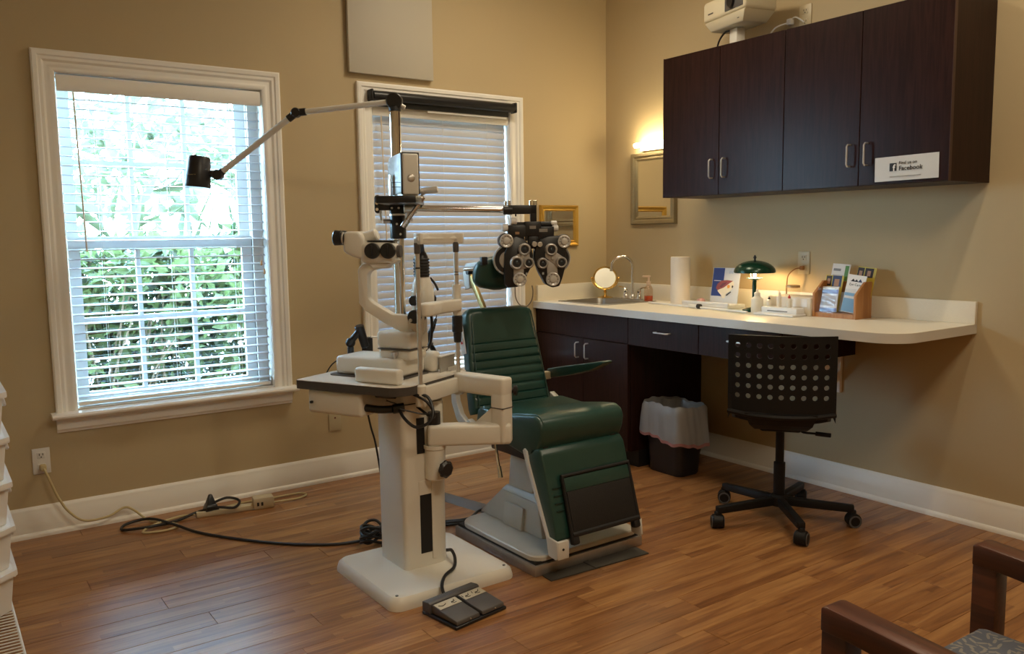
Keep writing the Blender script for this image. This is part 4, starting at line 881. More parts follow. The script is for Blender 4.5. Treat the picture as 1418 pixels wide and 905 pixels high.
# small black instruments on the table
HT = TT @ Matrix.Translation((0.19, -0.015, 0))
t = thing('instrument_holder', 'black jointed instrument holder on the left back edge of the table', 'holder', tuple(TT @ Vector((0.22, 0.478, 0))))
link('holder_base', MB().cyl((0.03, 0.495, 0.0), (0.03, 0.495, 0.092), 0.014, n=14, bev=0.003), BLACK, t, HT)
link('ball_joint', MB().sphere((0.03, 0.495, 0.108), 0.021), BLACK, t, HT)
link('link_arm', MB().cyl((0.03, 0.495, 0.110), (0.060, 0.475, 0.150), 0.014, n=14), BLACK, t, HT)
link('barrel', MB().cyl((0.058, 0.470, 0.178), (0.092, 0.465, 0.085), 0.020, 0.018, n=18, bev=0.003), BLACK, t, HT)
link('foot', MB().box((0.105, 0.465, 0.062), (0.045, 0.03, 0.124), None, 0.006), BLACK, t, HT)
link('clamp_screw', MB().cyl((0.11, 0.45, 0.125), (0.16, 0.42, 0.120), 0.004, n=10), STEEL, t, HT)
link('thin_cord', MB().tube([(0.02, 0.50, 0.06), (-0.02, 0.555, 0.02), (-0.03, 0.60, -0.05)], 0.003, 6), RUBBER, t, HT)
HP = TT @ Matrix.Translation((0.018, 0.0, 0.012))
t = thing('hand_probe', 'black hand-held probe leaning in its holder behind the chin rest', 'probe', tuple(TT @ Vector((0.31, 0.16, 0))))
link('probe_handle', MB().cyl((0.300, 0.17, 0.085), (0.335, 0.15, 0.165), 0.013, 0.011, n=14, bev=0.002), BLACK, t, HP)
link('probe_tip', MB().cyl((0.335, 0.15, 0.165), (0.347, 0.143, 0.195), 0.010, 0.006, n=12), BLACK, t, HP)
link('probe_cord', MB().tube([(0.347, 0.143, 0.195), (0.352, 0.14, 0.24), (0.34, 0.14, 0.275)], 0.0022, 6), RUBBER, t, HP)
link('holder_ring', MB().lathe([(0.014, 0.088), (0.030, 0.09), (0.030, 0.098), (0.014, 0.10)], (0.305, 0.168, 0), n=18), GREY, t, HP)
link('holder_hook', MB().tube([(0.335, 0.17, 0.085), (0.355, 0.17, 0.07), (0.365, 0.165, 0.04), (0.345, 0.16, 0.012), (0.33, 0.16, 0.010)], 0.011, 10), BLACK, t, HP)
link('holder_plate', MB().b2((0.300, 0.13, -0.012), (0.350, 0.19, 0.0), 0.001), BLACKM, t, HP)
t = thing('accessory_tray', 'grey metal accessory tray on the right end of the instrument table behind the chin rest', 'tray', tuple(TT @ Vector((0.33, 0.05, 0))))
link('tray_panel', MB().b2((0.262, 0.060, 0.0), (0.370, 0.066, 0.062)), mat('grey_metal', (0.42, 0.40, 0.37), 0.45, 0.3), t, TT)
link('tray_floor', MB().b2((0.306, 0.020, 0.0), (0.370, 0.060, 0.003)), MATS['grey_metal'], t, TT)
link('tray_rim', MB().b2((0.258, 0.056, 0.062), (0.372, 0.072, 0.068), 0.002), PLASTW, t, TT)
for k in range(7): link('peg', MB().cyl((0.310+k*0.009, 0.052, 0.003), (0.310+k*0.009, 0.052, 0.016), 0.003, n=8), BRACKW, t, TT)

# ------------------------------------------------------------------ instrument pole with lamp arm, phoropter arm
PLX, PLY = -2.050, -0.910
PB_ = Matrix.Translation((PLX, PLY, 0))
t = thing('instrument_pole', 'tall chrome pole behind the stand with black collars and a horizontal chrome arm', 'pole', (PLX, PLY, 0))
link('pole', MB().cyl((0, 0, 0.012), (0, 0, 1.885), 0.0245, n=28), CHROME, t, PB_)
link('floor_flange', MB().lathe([(0.085, 0), (0.088, 0.006), (0.080, 0.016), (0.034, 0.022), (0.034, 0.05), (0.026, 0.055)], (0, 0, 0), n=32), GREY, t, PB_)
link('lower_collar', MB().lathe([(0.034, 1.325), (0.036, 1.33), (0.036, 1.425), (0.034, 1.428)], (0, 0, 0), n=24), BLACK, t, PB_)
link('upper_collar', MB().lathe([(0.034, 1.434), (0.036, 1.436), (0.036, 1.520), (0.034, 1.524)], (0, 0, 0), n=24), BLACK, t, PB_)
link('collar_seam', MB().cyl((0, 0, 1.427), (0, 0, 1.435), 0.037, n=24), STEEL, t, PB_)
dR = Vector((0.816, -0.577, 0)); dV = Vector((0.577, 0.816, 0))
PR = axes((PLX, PLY, 0), dR, dV, (0, 0, 1))          # frame turned towards the chair
link('shelf_bracket', MB().box((0.035, -0.145, 1.486), (0.165, 0.32, 0.030), None, 0.004), BLACK, t, PR)
for xx, zz in ((-0.02, 1.46), (0.01, 1.46), (0.0, 1.39), (0.015, 1.345)): link('set_screw', MB().cyl((xx, -0.034, zz), (xx, -0.040, zz), 0.005, n=8), STEEL, t, PR)
link('side_clamp', MB().box((-0.055, -0.02, 1.468), (0.05, 0.035, 0.035), None, 0.004), BLACK, t, PR)
link('side_knob', MB().box((-0.085, -0.02, 1.478), (0.028, 0.032, 0.080), None, 0.012), BLACK, t, PR)
for zz in (1.455, 1.482): link('side_screw', MB().cyl((-0.085, -0.036, zz), (-0.085, -0.043, zz), 0.007, n=10), CHROME, t, PR)
link('side_tube', MB().cyl((-0.072, -0.03, 1.455), (-0.070, -0.03, 1.405), 0.005, n=8), STEEL, t, PR)
link('collar_screw', MB().cyl((-0.030, -0.02, 1.402), (-0.062, -0.026, 1.402), 0.010, n=12, bev=0.002), STEEL, t, PR)
lv = link('lock_lever', MB().cyl((0.035, -0.055, 1.385), (0.125, -0.075, 1.505), 0.010, n=14, bev=0.002).cyl((0.03, -0.054, 1.378), (0.052, -0.060, 1.408), 0.014, n=14), CHROME, t, PR)
link('lever_handle', MB().cyl((0.118, -0.074, 1.530), (0.188, -0.080, 1.536), 0.014, n=16, bev=0.003).sphere((0.122, -0.074, 1.528), 0.016, n=12), STEEL, lv, PR)
link('lever_ball', MB().sphere((0.115, -0.074, 1.500), 0.014, n=12), CHROME, lv, PR)
AE = Vector((-1.640, -1.195, 1.447))
aS = PR @ Vector((0.055, -0.045, 1.458))
link('arm_hub', MB().cyl(tuple(aS-dR*0.02), tuple(aS+dR*0.035), 0.024, n=18, bev=0.003).cyl((aS.x, aS.y, 1.40), (aS.x, aS.y, 1.50), 0.016, n=14), STEEL, t)
link('horizontal_arm', MB().cyl(tuple(aS), tuple(AE), 0.0145, n=20), CHROME, t)
link('top_cap', MB().cyl((0, 0, 1.880), (0, 0, 1.905), 0.027, n=20, bev=0.003), BLACK, t, PB_)

t = thing('exam_lamp', 'white swing-arm examination lamp with a black cylindrical head on top of the chrome pole', 'lamp', (PLX, PLY, 1.90))
hub = Vector((PLX, PLY, 1.925)); pd = Vector((0.577, 0.816, 0))
link('top_joint', MB().cyl(tuple(hub-pd*0.022), tuple(hub+pd*0.022), 0.036, n=24, bev=0.004).cyl((PLX, PLY, 1.893), (PLX, PLY, 1.925), 0.022, n=18), BLACK, t)
link('joint_screw', MB().cyl(tuple(hub+dR*0.03+Vector((0, 0, -0.02))), tuple(hub+dR*0.045+Vector((0, 0, -0.028))), 0.010, n=12), STEEL, t)
el = Vector((-2.394, -0.632, 1.886)); hj = Vector((-2.676, -0.384, 1.622))
dd = (el-hub).normalized()
link('upper_arm', MB().cyl(tuple(hub+dd*0.03), tuple(el), 0.0125, n=16), OFFW, t)
link('elbow_joint', MB().cyl(tuple(el-pd*0.018), tuple(el+pd*0.018), 0.021, n=20, bev=0.003).cyl(tuple(el-dd*0.045), tuple(el), 0.0165, n=14).cyl(tuple(el), tuple(el+(hj-el).normalized()*0.045), 0.017, n=14), BLACK, t)
link('lower_arm', MB().cyl(tuple(el), tuple(hj), 0.0135, n=16), OFFW, t)
link('head_joint', MB().cyl(tuple(hj-pd*0.02), tuple(hj+pd*0.02), 0.023, n=18, bev=0.003).cyl(tuple(hj), tuple(hj-dR*0.06+Vector((0, 0, 0.01))), 0.016, n=14).cyl(tuple(hj), tuple(hj+(el-hj).normalized()*0.03), 0.017, n=14), BLACK, t)
hc = hj-dR*0.088+Vector((0, 0, 0.022))
hd = link('lamp_head', MB().lathe([(0.040, -0.078), (0.056, -0.078), (0.057, -0.074), (0.050, 0.052), (0.046, 0.060), (0.020, 0.064)], hc, Vector((0.10, 0.0, 1)), 32), BLACK, t)
link('brand_line', MB().box(tuple(hc-dV*0.0545-dR*0.010+Vector((0, 0, -0.022))), (0.034, 0.002, 0.0035), math.atan2(dR.y, dR.x)), mat('faded_gold_print', (0.25, 0.20, 0.10), 0.5), hd)
link('lamp_rim', MB().cyl(tuple(hc+Vector((-0.02, -0.02, 0.055))), tuple(hc+Vector((-0.022, -0.02, 0.066))), 0.012, n=14), BLACKM, hd)

t = thing('chart_projector', 'white box-shaped chart projector on the bracket of the chrome pole', 'projector', (PLX, PLY, 1.527))
fx = Vector((0.974, -0.225, 0)); fy = Vector((0.225, 0.974, 0))
fc = Vector((-2.130, -1.185, 1.503))
A = axes(tuple(fc), fx, fy, (0, 0, 1)) @ Matrix.Diagonal((0.93, 0.95, 0.93, 1))
link('housing', MB().prism([(0.006, 0.008), (0.21, 0.008), (0.235, 0.03), (0.235, 0.16), (0.20, 0.182), (0.006, 0.187)], 'x', -0.042, 0.042, 0.003), mat('projector_white', (0.66, 0.66, 0.64), 0.35), t, A)
link('front_face', MB().b2((-0.036, -0.008, 0.002), (0.036, 0.008, 0.182), 0.008, 3), OFFW, t, A)
link('front_edge', MB().b2((-0.043, 0.002, 0.004), (0.043, 0.012, 0.189), 0.004), BLACK, t, A)
link('front_lens', MB().lathe([(0.017, 0), (0.017, 0.004), (0.013, 0.007), (0.006, 0.008)], (0.0, -0.008, 0.075), (0, -1, 0), 20), STEEL, t, A)
for zz in (0.035, 0.055): link('side_groove', MB().prism([(0.015, zz), (0.225, zz+0.012), (0.225, zz+0.016), (0.015, zz+0.004)], 'x', -0.0428, -0.0415), GREY, t, A)
link('side_plate', MB().b2((-0.060, 0.13, -0.02), (-0.052, 0.17, 0.10), 0.002), STEEL, t, A)
link('foot', MB().b2((-0.036, 0.01, -0.002), (0.036, 0.20, 0.010)), STEEL, t, A)

mat('ring_silver', (0.50, 0.47, 0.44), 0.4, 0.35)
# ------------------------------------------------------------------ phoropter (local frame: x right, y away, z up)
pa = math.radians(-29)
PO = (-1.575, -1.270, 1.478); PT = Matrix.Translation(PO) @ Matrix.Rotation(pa, 4, 'Z')
t = thing('phoropter', 'black and silver two-eye phoropter hanging from the horizontal arm before the headrest', 'phoropter', PO, pa)
S = 0.00321
def px(u, v): return ((u-735)*S, (280-v)*S)     # helper for laying out the dial face
def disc(u, v, r_, y0, y1, n=24, bev=0.001): x, z = px(u, v); return MB().cyl((x, y0, z), (x, y1, z), r_*S, n=n, bev=bev)
link('hanger_bar', MB().b2((-0.105, -0.016, -0.052), (0.022, 0.016, -0.013), 0.003).b2((-0.006, -0.016, -0.095), (0.022, 0.016, -0.013), 0.003), BLACK, t, PT)
link('arm_socket', MB().cyl((-0.125, 0.0, -0.033), (-0.085, 0.0, -0.033), 0.021, n=18, bev=0.002), BLACK, t, PT)
for x in (-0.115, -0.098, -0.004, 0.012, 0.020): link('hanger_screw', MB().cyl((x, 0, -0.014), (x, 0, 0.008), 0.006, n=12, bev=0.001), CHROME, t, PT)
link('hanger_set_screw', MB().cyl((-0.07, 0, -0.05), (-0.07, 0, -0.062), 0.004, n=8), BLACK, t, PT)
link('cross_slide', MB().b2((-0.032, -0.025, -0.150), (0.040, 0.022, -0.085), 0.004), BLACK, t, PT)
link('slide_rod', MB().cyl((-0.085, 0, -0.100), (-0.03, 0, -0.100), 0.013, n=14), BLACKM, t, PT); link('slide_rod', MB().cyl((0.04, 0, -0.098), (0.098, 0, -0.098), 0.013, n=14), BLACKM, t, PT)
for nm, (a, b_) in (('side_block', ((-0.108, -0.024, -0.170), (-0.020, 0.020, -0.100))), ('side_block', ((0.024, -0.024, -0.168), (0.098, 0.020, -0.108)))): link(nm, MB().b2(a, b_, 0.004), BLACK, t, PT)
for (u, v, r_) in ((710, 306, 5.0), (698.6, 314.6, 5.6), (767.5, 316, 4.5), (766, 309, 3.2)):
    x, z = px(u, v); sg = -1 if u < 735 else 1
    link('level_knob', MB().cyl((x-sg*0.014, -0.005, z), (x+sg*0.014, -0.005, z), r_*S, n=16, bev=0.003), PLASTW, t, PT)
link('name_plate', MB().b2((0.030, -0.0265, -0.132), (0.068, -0.0240, -0.118)), mat('plate_grey', (0.30, 0.28, 0.26), 0.4, 0.5), t, PT)
link('scale_window', MB().b2((-0.012, -0.0270, -0.118), (0.016, -0.0245, -0.104)), MATS['plate_grey'], t, PT)
link('gold_plate', MB().b2((-0.076, -0.0262, -0.166+0.025), (-0.058, -0.0238, -0.130)), mat('copper_plate', (0.40, 0.25, 0.15), 0.4, 0.5), t, PT)
for x0, x1 in ((-0.080, -0.036), (0.050, 0.086)):
    link('spring_wire', MB().tube([(x0, -0.030, -0.172), (x1, -0.030, -0.172), (x1, -0.030, -0.152)], 0.0025, 6, 0), CHROME, t, PT)
link('center_bridge', MB().b2((-0.018, -0.020, -0.205), (0.030, 0.018, -0.148), 0.005), BLACK, t, PT)
for (u, v) in ((737, 337.5), (744.5, 338)): link('pd_knob', disc(u, v, 3.6, -0.050, -0.018, 16), STEEL, t, PT)
def ring_lens(par, u, v, r_, y0, nm='lens_ring'):
    x, z = px(u, v)
    o = link(nm, MB().lathe([(r_*S*0.60, -0.002), (r_*S*0.66, 0.016), (r_*S*0.80, 0.018), (r_*S, 0.010), (r_*S, -0.004)], (x, y0, z), (0, -1, 0), 26), mat('ring_silver', (0.50, 0.47, 0.44), 0.4, 0.35), par, PT)
    link('lens_bore', MB().cyl((x, y0-0.015, z), (x, y0-0.0165, z), r_*S*0.58, n=20), BLACKM, o, PT)
    link('lens', MB().sphere((x, y0-0.0155, z), r_*S*0.34, (1, 0.25, 1), 12), mat('coated_lens', (0.04, 0.05, 0.06), 0.05, 0.3), o, PT)
def knob_dial(par, u, v, r_, y0, L, nm):
    x, z = px(u, v); R_ = r_*S
    o = link(nm, MB().lathe([(R_*0.96, 0), (R_, 0.003), (R_, L-0.003), (R_*0.85, L), (R_*0.55, L-0.003), (R_*0.45, L+0.005), (R_*0.25, L+0.006)], (x, y0, z), (0, -1, 0), 30), mat('dial_silver', (0.66, 0.64, 0.61), 0.35, 0.4), par, PT)
    for k in range(10):
        a = 2*PI*k/10
        p = Vector((x+R_*0.70*math.cos(a), y0-L+0.0005, z+R_*0.70*math.sin(a)))
        link('dial_mark', MB().box(tuple(p), (0.0035, 0.003, 0.0035), None, 0.0008, 1), BLACKM, o, PT)
LEFT = [(703, 330), (712, 326), (724, 331), (733, 341), (735.5, 353), (733, 368), (724, 386), (714, 396), (700, 397), (695, 391), (695, 372), (696, 350)]
RIGHT = [(738, 345), (745, 331), (757, 327), (771, 326), (778, 331), (781, 350), (780, 372), (776, 386), (772, 396), (762, 398), (752, 393), (743, 376), (737, 358)]
for side, P_, (du, dv, dr), lens, knobs in (
    ('left', LEFT, (702, 359, 21.5), ((723, 344.5, 8.6), (712, 362.7, 9.5), (728.5, 363, 7.6)), ((698.7, 332.5, 9.4), (716.3, 385.5, 9.4))),
    ('right', RIGHT, (769.5, 358, 19.5), ((760, 345.4, 8.6), (748, 364, 7.8), (774, 363, 8.0)), ((778.8, 334.6, 8.9), (762, 386, 9.6)))):
    body = link('lens_housing', MB().prism([px(*p) for p in P_], 'y', -0.034, 0.030, 0.006, 2), BLACK, t, PT)
    x, z = px(du, dv); R_ = dr*S
    link('power_wheel', MB().lathe([(R_*0.96, -0.020), (R_, -0.016), (R_, 0.010), (R_*0.94, 0.014), (R_*0.90, 0.011)], (x, 0.0, z), (0, -1, 0), 44), mat('wheel_silver', (0.60, 0.59, 0.58), 0.35, 0.4), t, PT)
    link('wheel_face', MB().lathe([(R_*0.90, 0.010), (R_*0.86, 0.0125), (R_*0.62, 0.0125), (R_*0.58, 0.010)], (x, 0.0, z), (0, -1, 0), 40), BLACK, t, PT)
    link('wheel_plate', MB().lathe([(R_*0.60, 0.008), (R_*0.56, 0.0135), (R_*0.2, 0.015)], (x, 0.0, z), (0, -1, 0), 32), mat('ring_silver', (0, 0, 0)), t, PT)
    link('rear_shell', MB().lathe([(R_*0.98, 0), (R_, 0.005), (R_*0.95, 0.035), (R_*0.8, 0.045)], (x, 0.005, z), (0, 1, 0), 40), BLACK, t, PT)
    gp = [px(*p) for p in ([(708, 366), (722, 366), (722, 388), (708, 388)] if side == 'left' else [(754, 360), (768, 360), (770, 388), (755, 388)])]
    link('scale_plate', MB().prism(gp, 'y', -0.0375, -0.033, 0.001), mat('ring_silver', (0, 0, 0)), t, PT)
    tp_ = [px(*p) for p in ([(706, 356), (716, 350), (722, 342), (730, 350), (732, 370), (714, 372), (705, 366)] if side == 'left' else [(752, 350), (758, 342), (766, 348), (780, 358), (778, 370), (770, 370), (760, 362), (752, 356)])]
    link('turret_plate', MB().prism(tp_, 'y', -0.042, -0.033, 0.002), mat('ring_silver', (0, 0, 0)), t, PT)
    for (u, v, r_) in lens: ring_lens(t, u, v, r_, -0.040)
    u, v, r_ = knobs[0]; x, z = px(u, v)
    link('axis_drum', MB().cyl((x, 0.045, z), (x, -0.026, z), (r_+1.2)*S, n=28, bev=0.003), BLACK, t, PT)
    knob_dial(t, u, v, r_, -0.026, 0.016, 'axis_dial')
    u, v, r_ = knobs[1]; knob_dial(t, u, v, r_, -0.034, 0.020, 'cylinder_dial')
    cu_, cv_ = (720, 355) if side == 'left' else (762, 357)
    link('turret_pin', disc(cu_, cv_, 2.2, -0.050, -0.040, 12), STEEL, t, PT)
    link('white_mark', MB().box((px(726 if side == 'left' else 749, 378)[0], -0.0342, px(726, 378)[1]), (0.008, 0.002, 0.010)), mat('pale_mark', (0.45, 0.47, 0.45), 0.5), t, PT)
link('reading_rod_cord', MB().tube([(-0.075, 0.02, -0.36), (-0.072, 0.03, -0.42), (-0.055, 0.03, -0.455), (-0.025, 0.03, -0.465), (0.0, 0.03, -0.44), (0.006, 0.02, -0.40), (0.002, 0.02, -0.37)], 0.0028, 6), mat('chrome_cord', (0.30, 0.26, 0.22), 0.3, 0.6), t, PT)

# ------------------------------------------------------------------ examination chair
CX = -1.648
t = thing('exam_chair', 'dark green vinyl examination chair with footrest on a grey pedestal', 'chair', (CX, -1.45, 0))
link('base_skirt', MB().b2((-1.932, -1.748, 0.0), (-1.356, -1.150, 0.044), 0.004), mat('aluminium_trim', (0.42, 0.39, 0.36), 0.38, 0.7, var=0.2, scale=30), t)
link('base_gap', MB().b2((-1.922, -1.738, 0.043), (-1.366, -1.160, 0.056)), BLACKM, t)
bpl = rounded([(-1.925, -1.742), (-1.363, -1.742), (-1.363, -1.155), (-1.925, -1.155)], [0.05, 0.05, 0.05, 0.09], 5)
GRYE = mat('grey_enamel', (0.52, 0.50, 0.44), 0.42, var=0.12, scale=10)
link('base_cover', MB().loft([L3(bpl, 0.055), L3(bpl, 0.070), L3([(-1.644+(p[0]+1.644)*0.985, -1.448+(p[1]+1.448)*0.985) for p in bpl], 0.075)]), GRYE, t)
link('lower_shroud', MB().frustum((-1.785, -1.600), (-1.500, -1.120), (-1.770, -1.560), (-1.515, -1.280), 0.073, 0.215, 0.012).frustum((-1.770, -1.560), (-1.515, -1.280), (-1.755, -1.520), (-1.53, -1.305), 0.213, 0.240, 0.006), GRYE, t)
link('shroud_panel', MB().box((-1.784, -1.40, 0.125), (0.016, 0.14, 0.10), Matrix.Rotation(math.radians(6), 4, 'Y'), 0.006), GRYE, t)
link('upper_shroud', MB().frustum((-1.755, -1.500), (-1.535, -1.315), (-1.745, -1.490), (-1.545, -1.320), 0.235, 0.400, 0.012), GRYE, t)
link('seat_mechanism', MB().b2((-1.80, -1.62, 0.395), (-1.49, -1.25, 0.455), 0.01), BLACK, t)
seat = [(-1.235, 0.520), (-1.250, 0.585), (-1.30, 0.598), (-1.45, 0.592), (-1.60, 0.615), (-1.665, 0.622), (-1.700, 0.606), (-1.714, 0.575), (-1.706, 0.530), (-1.690, 0.495), (-1.668, 0.462), (-1.635, 0.446), (-1.58, 0.448), (-1.46, 0.468), (-1.35, 0.490), (-1.26, 0.508)]
link('seat', MB().prism(seat, 'x', -1.868, -1.428, 0.028, 4), VINYL, t)
link('seat_piping', MB().tube([(-1.852, y_, z_+0.003) for y_, z_ in [(-1.28, 0.592), (-1.45, 0.590), (-1.60, 0.611), (-1.665, 0.618), (-1.700, 0.598), (-1.708, 0.56), (-1.700, 0.53)]], 0.0035, 6), VINYL, t)
# backrest: rounded-rectangle sections along the reclined axis, channels pressed into the front
b0, b1_ = Vector((CX, -1.195, 0.545)), Vector((CX, -1.085, 1.005)); ax = (b1_-b0).normalized(); fr = Vector((0, -ax.z, ax.y)).normalized(); Lb = (b1_-b0).length
rings = []; ts = sorted(set([0, 0.01, 0.03, 0.06] + [q/100 for q in range(8, 96, 2)] + [0.765, 0.955, 0.975, 0.99, 1.0]))
groov = [0.07+0.083*k for k in range(8)]
ts = sorted(set(ts+[g+d for g in groov for d in (-0.012, 0, 0.012)]))
for q in ts:
    wd = 0.215-0.035*q**1.3; dp = 0.042
    if q > 0.90: e = (q-0.90)/0.10; wd *= 1-0.16*e**3; dp *= math.sqrt(max(0.06, 1-e**4*0.95))
    if q < 0.05: dp *= 0.6+0.4*q/0.05
    gd = 0.007 if min(abs(q-g) for g in groov) < 0.004 else (0.0015 if min(abs(q-g) for g in groov) < 0.013 else 0)
    c = b0+ax*Lb*q; rg = []
    for j in range(40):
        a = 2*PI*j/40; ca, sa = math.cos(a), math.sin(a)
        X = wd*math.copysign(abs(ca)**0.36, ca); Y = dp*math.copysign(abs(sa)**0.45, sa)
        if sa > 0.3 and abs(X) < wd*0.90: Y -= gd
        rg.append(c+Vector((X, 0, 0))+fr*Y)
    rings.append(rg)
link('backrest', MB().loft(rings), VINYL, t, smooth=60)
for s in (-1, 1):
    pts = [b0+ax*Lb*q+fr*0.0415+Vector((s*(0.215-0.035*q**1.3)*0.90, 0, 0)) for q in (0.05, 0.3, 0.55, 0.8, 0.93)]
    link('piping', MB().tube(pts, 0.003, 6), VINYL, t)
link('back_side_label', MB().box(tuple(b0+ax*Lb*0.72+Vector((-0.200, 0.01, 0))), (0.004, 0.035, 0.14), Matrix.Rotation(math.radians(-13), 4, 'X')), PLASTW, t)
link('back_side_label', MB().box(tuple(b0+ax*Lb*0.68+Vector((-0.203, 0.012, 0))), (0.002, 0.014, 0.012), Matrix.Rotation(math.radians(-13), 4, 'X')), mat('red_cap', (0, 0, 0)), t)
# recline bracket at the left side and its plate at the right
arc = [(-1.885, -1.105+0.0*q, 0) for q in range(2)]
link('recline_bracket', MB().prism([(-1.070, 0.650), (-1.110, 0.650), (-1.118, 0.60), (-1.150, 0.545), (-1.215, 0.505), (-1.255, 0.498), (-1.255, 0.470), (-1.19, 0.470), (-1.115, 0.515), (-1.075, 0.585)], 'x', -1.892, -1.868, 0.003), BRACKW, t)
link('bracket_foot', MB().prism([(-1.17, 0.470), (-1.30, 0.470), (-1.30, 0.500), (-1.20, 0.532)], 'x', -1.888, -1.860, 0.003), BRACKW, t)
link('recline_bracket', MB().prism([(-1.20, 0.53), (-1.30, 0.53), (-1.29, 0.565), (-1.24, 0.58), (-1.20, 0.60)], 'x', -1.428, -1.400, 0.003), BRACKW, t)
# leg rest
lt = Vector((CX, -1.672, 0.487)); lb = Vector((CX, -1.790, 0.140))
leg = [(-1.690, 0.492), (-1.712, 0.470), (-1.725, 0.430), (-1.800, 0.180), (-1.802, 0.150), (-1.790, 0.138), (-1.755, 0.145), (-1.632, 0.400), (-1.615, 0.440), (-1.645, 0.488)]
link('leg_rest', MB().prism(leg, 'x', -1.868, -1.430, 0.022, 3), VINYL, t)
lax = (lb-lt).normalized(); lf = Vector((0, lax.z, -lax.y)).normalized()
if lf.y > 0: lf = -lf
lx = axes((CX, -1.7655, 0.310), (1, 0, 0), -Vector((0, -1.802+1.725, 0.165-0.430)).normalized(), Vector((0, -0.265, 0.075)).normalized() if False else Vector((0, 0.265, -0.077)).normalized()*-1)
# lx: x across, y up along the leg rest face, z out of the face
for k in range(4): link('leg_rest_channel', MB().box((-0.155, 0.035-0.030*k, 0.001), (0.09, 0.0035, 0.004)), mat('vinyl_seam', (0.006, 0.025, 0.022), 0.5), t, lx)
fp = MB(); fx0, fx1, fy0, fy1 = -0.155, 0.198, -0.155, 0.075
fp.tube([(fx0, fy0-0.03, 0.012), (fx0, fy1, 0.012), (fx1, fy1, 0.012), (fx1, fy0-0.01, 0.012)], 0.009, 10, 0)
fp.tube([(fx0, fy0, 0.014), (fx1, fy0, 0.014)], 0.011, 10, 0)
link('footrest_frame', fp, BLACKM, t, lx)
link('footrest_plate', MB().b2((fx0+0.008, fy0, 0.008), (fx1-0.008, 0.012, 0.018), 0.003), mat('ribbed_rubber', (0.012, 0.010, 0.009), 0.8, bump=0.4, bscale=160), t, lx)
link('footrest_pad', MB().b2((fx0+0.006, 0.012, 0.006), (fx1-0.006, fy1-0.008, 0.017), 0.004), VINYL, t, lx)
for xx in (fx0+0.012, fx1-0.015): link('footrest_foot', MB().box((xx, fy0-0.022, 0.006), (0.034, 0.035, 0.030), None, 0.008), BLACKM, t, lx)
sp_ = [(-1.605, 0.480), (-1.622, 0.470), (-1.635, 0.425), (-1.760, 0.155), (-1.815, 0.150), (-1.822, 0.085), (-1.806, 0.075), (-1.760, 0.080), (-1.745, 0.150), (-1.620, 0.410), (-1.595, 0.470)]
link('leg_rest_bracket', MB().prism(sp_, 'x', -1.876, -1.866, 0.002, 1).b2((-1.874, -1.822, 0.078), (-1.820, -1.806, 0.150), 0.003), BRACKW, t)
link('leg_rest_bracket', MB().prism(sp_, 'x', -1.432, -1.422, 0.002, 1), BRACKW, t)
link('bracket_hole', MB().cyl((-1.850, -1.8225, 0.118), (-1.850, -1.8245, 0.118), 0.005, n=12), BLACKM, t)
for xx in (-1.83, -1.47): link('hinge', MB().b2((xx-0.015, -1.69, 0.455), (xx+0.015, -1.60, 0.50), 0.004), BLACK, t)
link('release_lever', MB().tube([(-1.875, -1.40, 0.465), (-1.88, -1.415, 0.43), (-1.885, -1.445, 0.345)], 0.006, 8, 3).cyl((-1.883, -1.436, 0.37), (-1.886, -1.452, 0.325), 0.009, 0.011, n=12), CHROME, t)
# armrest on the chair's left, folded-out, bracket
arm_ = [(-1.150, 0.700), (-1.160, 0.655), (-1.32, 0.690), (-1.46, 0.728), (-1.545, 0.768), (-1.550, 0.779), (-1.535, 0.780), (-1.40, 0.752), (-1.25, 0.722)]
link('armrest', MB().prism(arm_, 'x', -1.405, -1.345, 0.008, 3), VINYL, t)
link('armrest_bracket', MB().b2((-1.445, -1.18, 0.655), (-1.400, -1.145, 0.69), 0.004), mat('tan_metal', (0.45, 0.38, 0.25), 0.4, 0.4), t)
# headrest on two bars
hb0 = Vector((-1.700, -1.075, 0.985)); hb1 = Vector((-1.700, -0.950, 1.150))
for xx in (-1.700,):
    link('headrest_bar', MB().box(((xx), -1.012, 1.068), (0.016, 0.030, 0.215), Matrix.Rotation(math.atan2(0.125, 0.165)*-1, 4, 'X'), 0.003), mat('brass_bar', (0.50, 0.36, 0.14), 0.35, 0.5), t)
    link('headrest_bracket', MB().prism([(-0.965, 1.09), (-0.925, 1.08), (-0.905, 1.16), (-0.935, 1.205), (-1.05, 1.215), (-1.05, 1.195), (-0.96, 1.18)], 'x', xx-0.014, xx+0.004, 0.003), BRACKW, t)
link('headrest_pivot', MB().cyl((-1.72, -0.955, 1.165), (-1.58, -0.955, 1.165), 0.012, n=14), BLACK, t)
link('headrest_stem', MB().cyl((-1.73, -0.955, 1.180), (-1.70, -1.08, 1.185), 0.010, n=12).cyl((-1.57, -0.955, 1.180), (-1.60, -1.08, 1.185), 0.010, n=12), CHROME, t)
hr = []
for q in range(13):
    f = -1+2*q/12; s_ = math.sqrt(max(0.02, 1-abs(f)**3.2))
    hr.append([(CX+0.135*s_*math.copysign(abs(math.cos(a))**0.6, math.cos(a)), -1.115-0.02*f+0.045*s_*math.copysign(abs(math.sin(a))**0.7, math.sin(a)), 1.165+0.080*f) for a in [2*PI*j/28 for j in range(28)]])
link('headrest', MB().loft(hr), VINYL, t, smooth=60)
link('headrest_slot', MB().b2((-1.775, -1.170, 1.205), (-1.745, -1.150, 1.240), 0.003), BLACK, t)
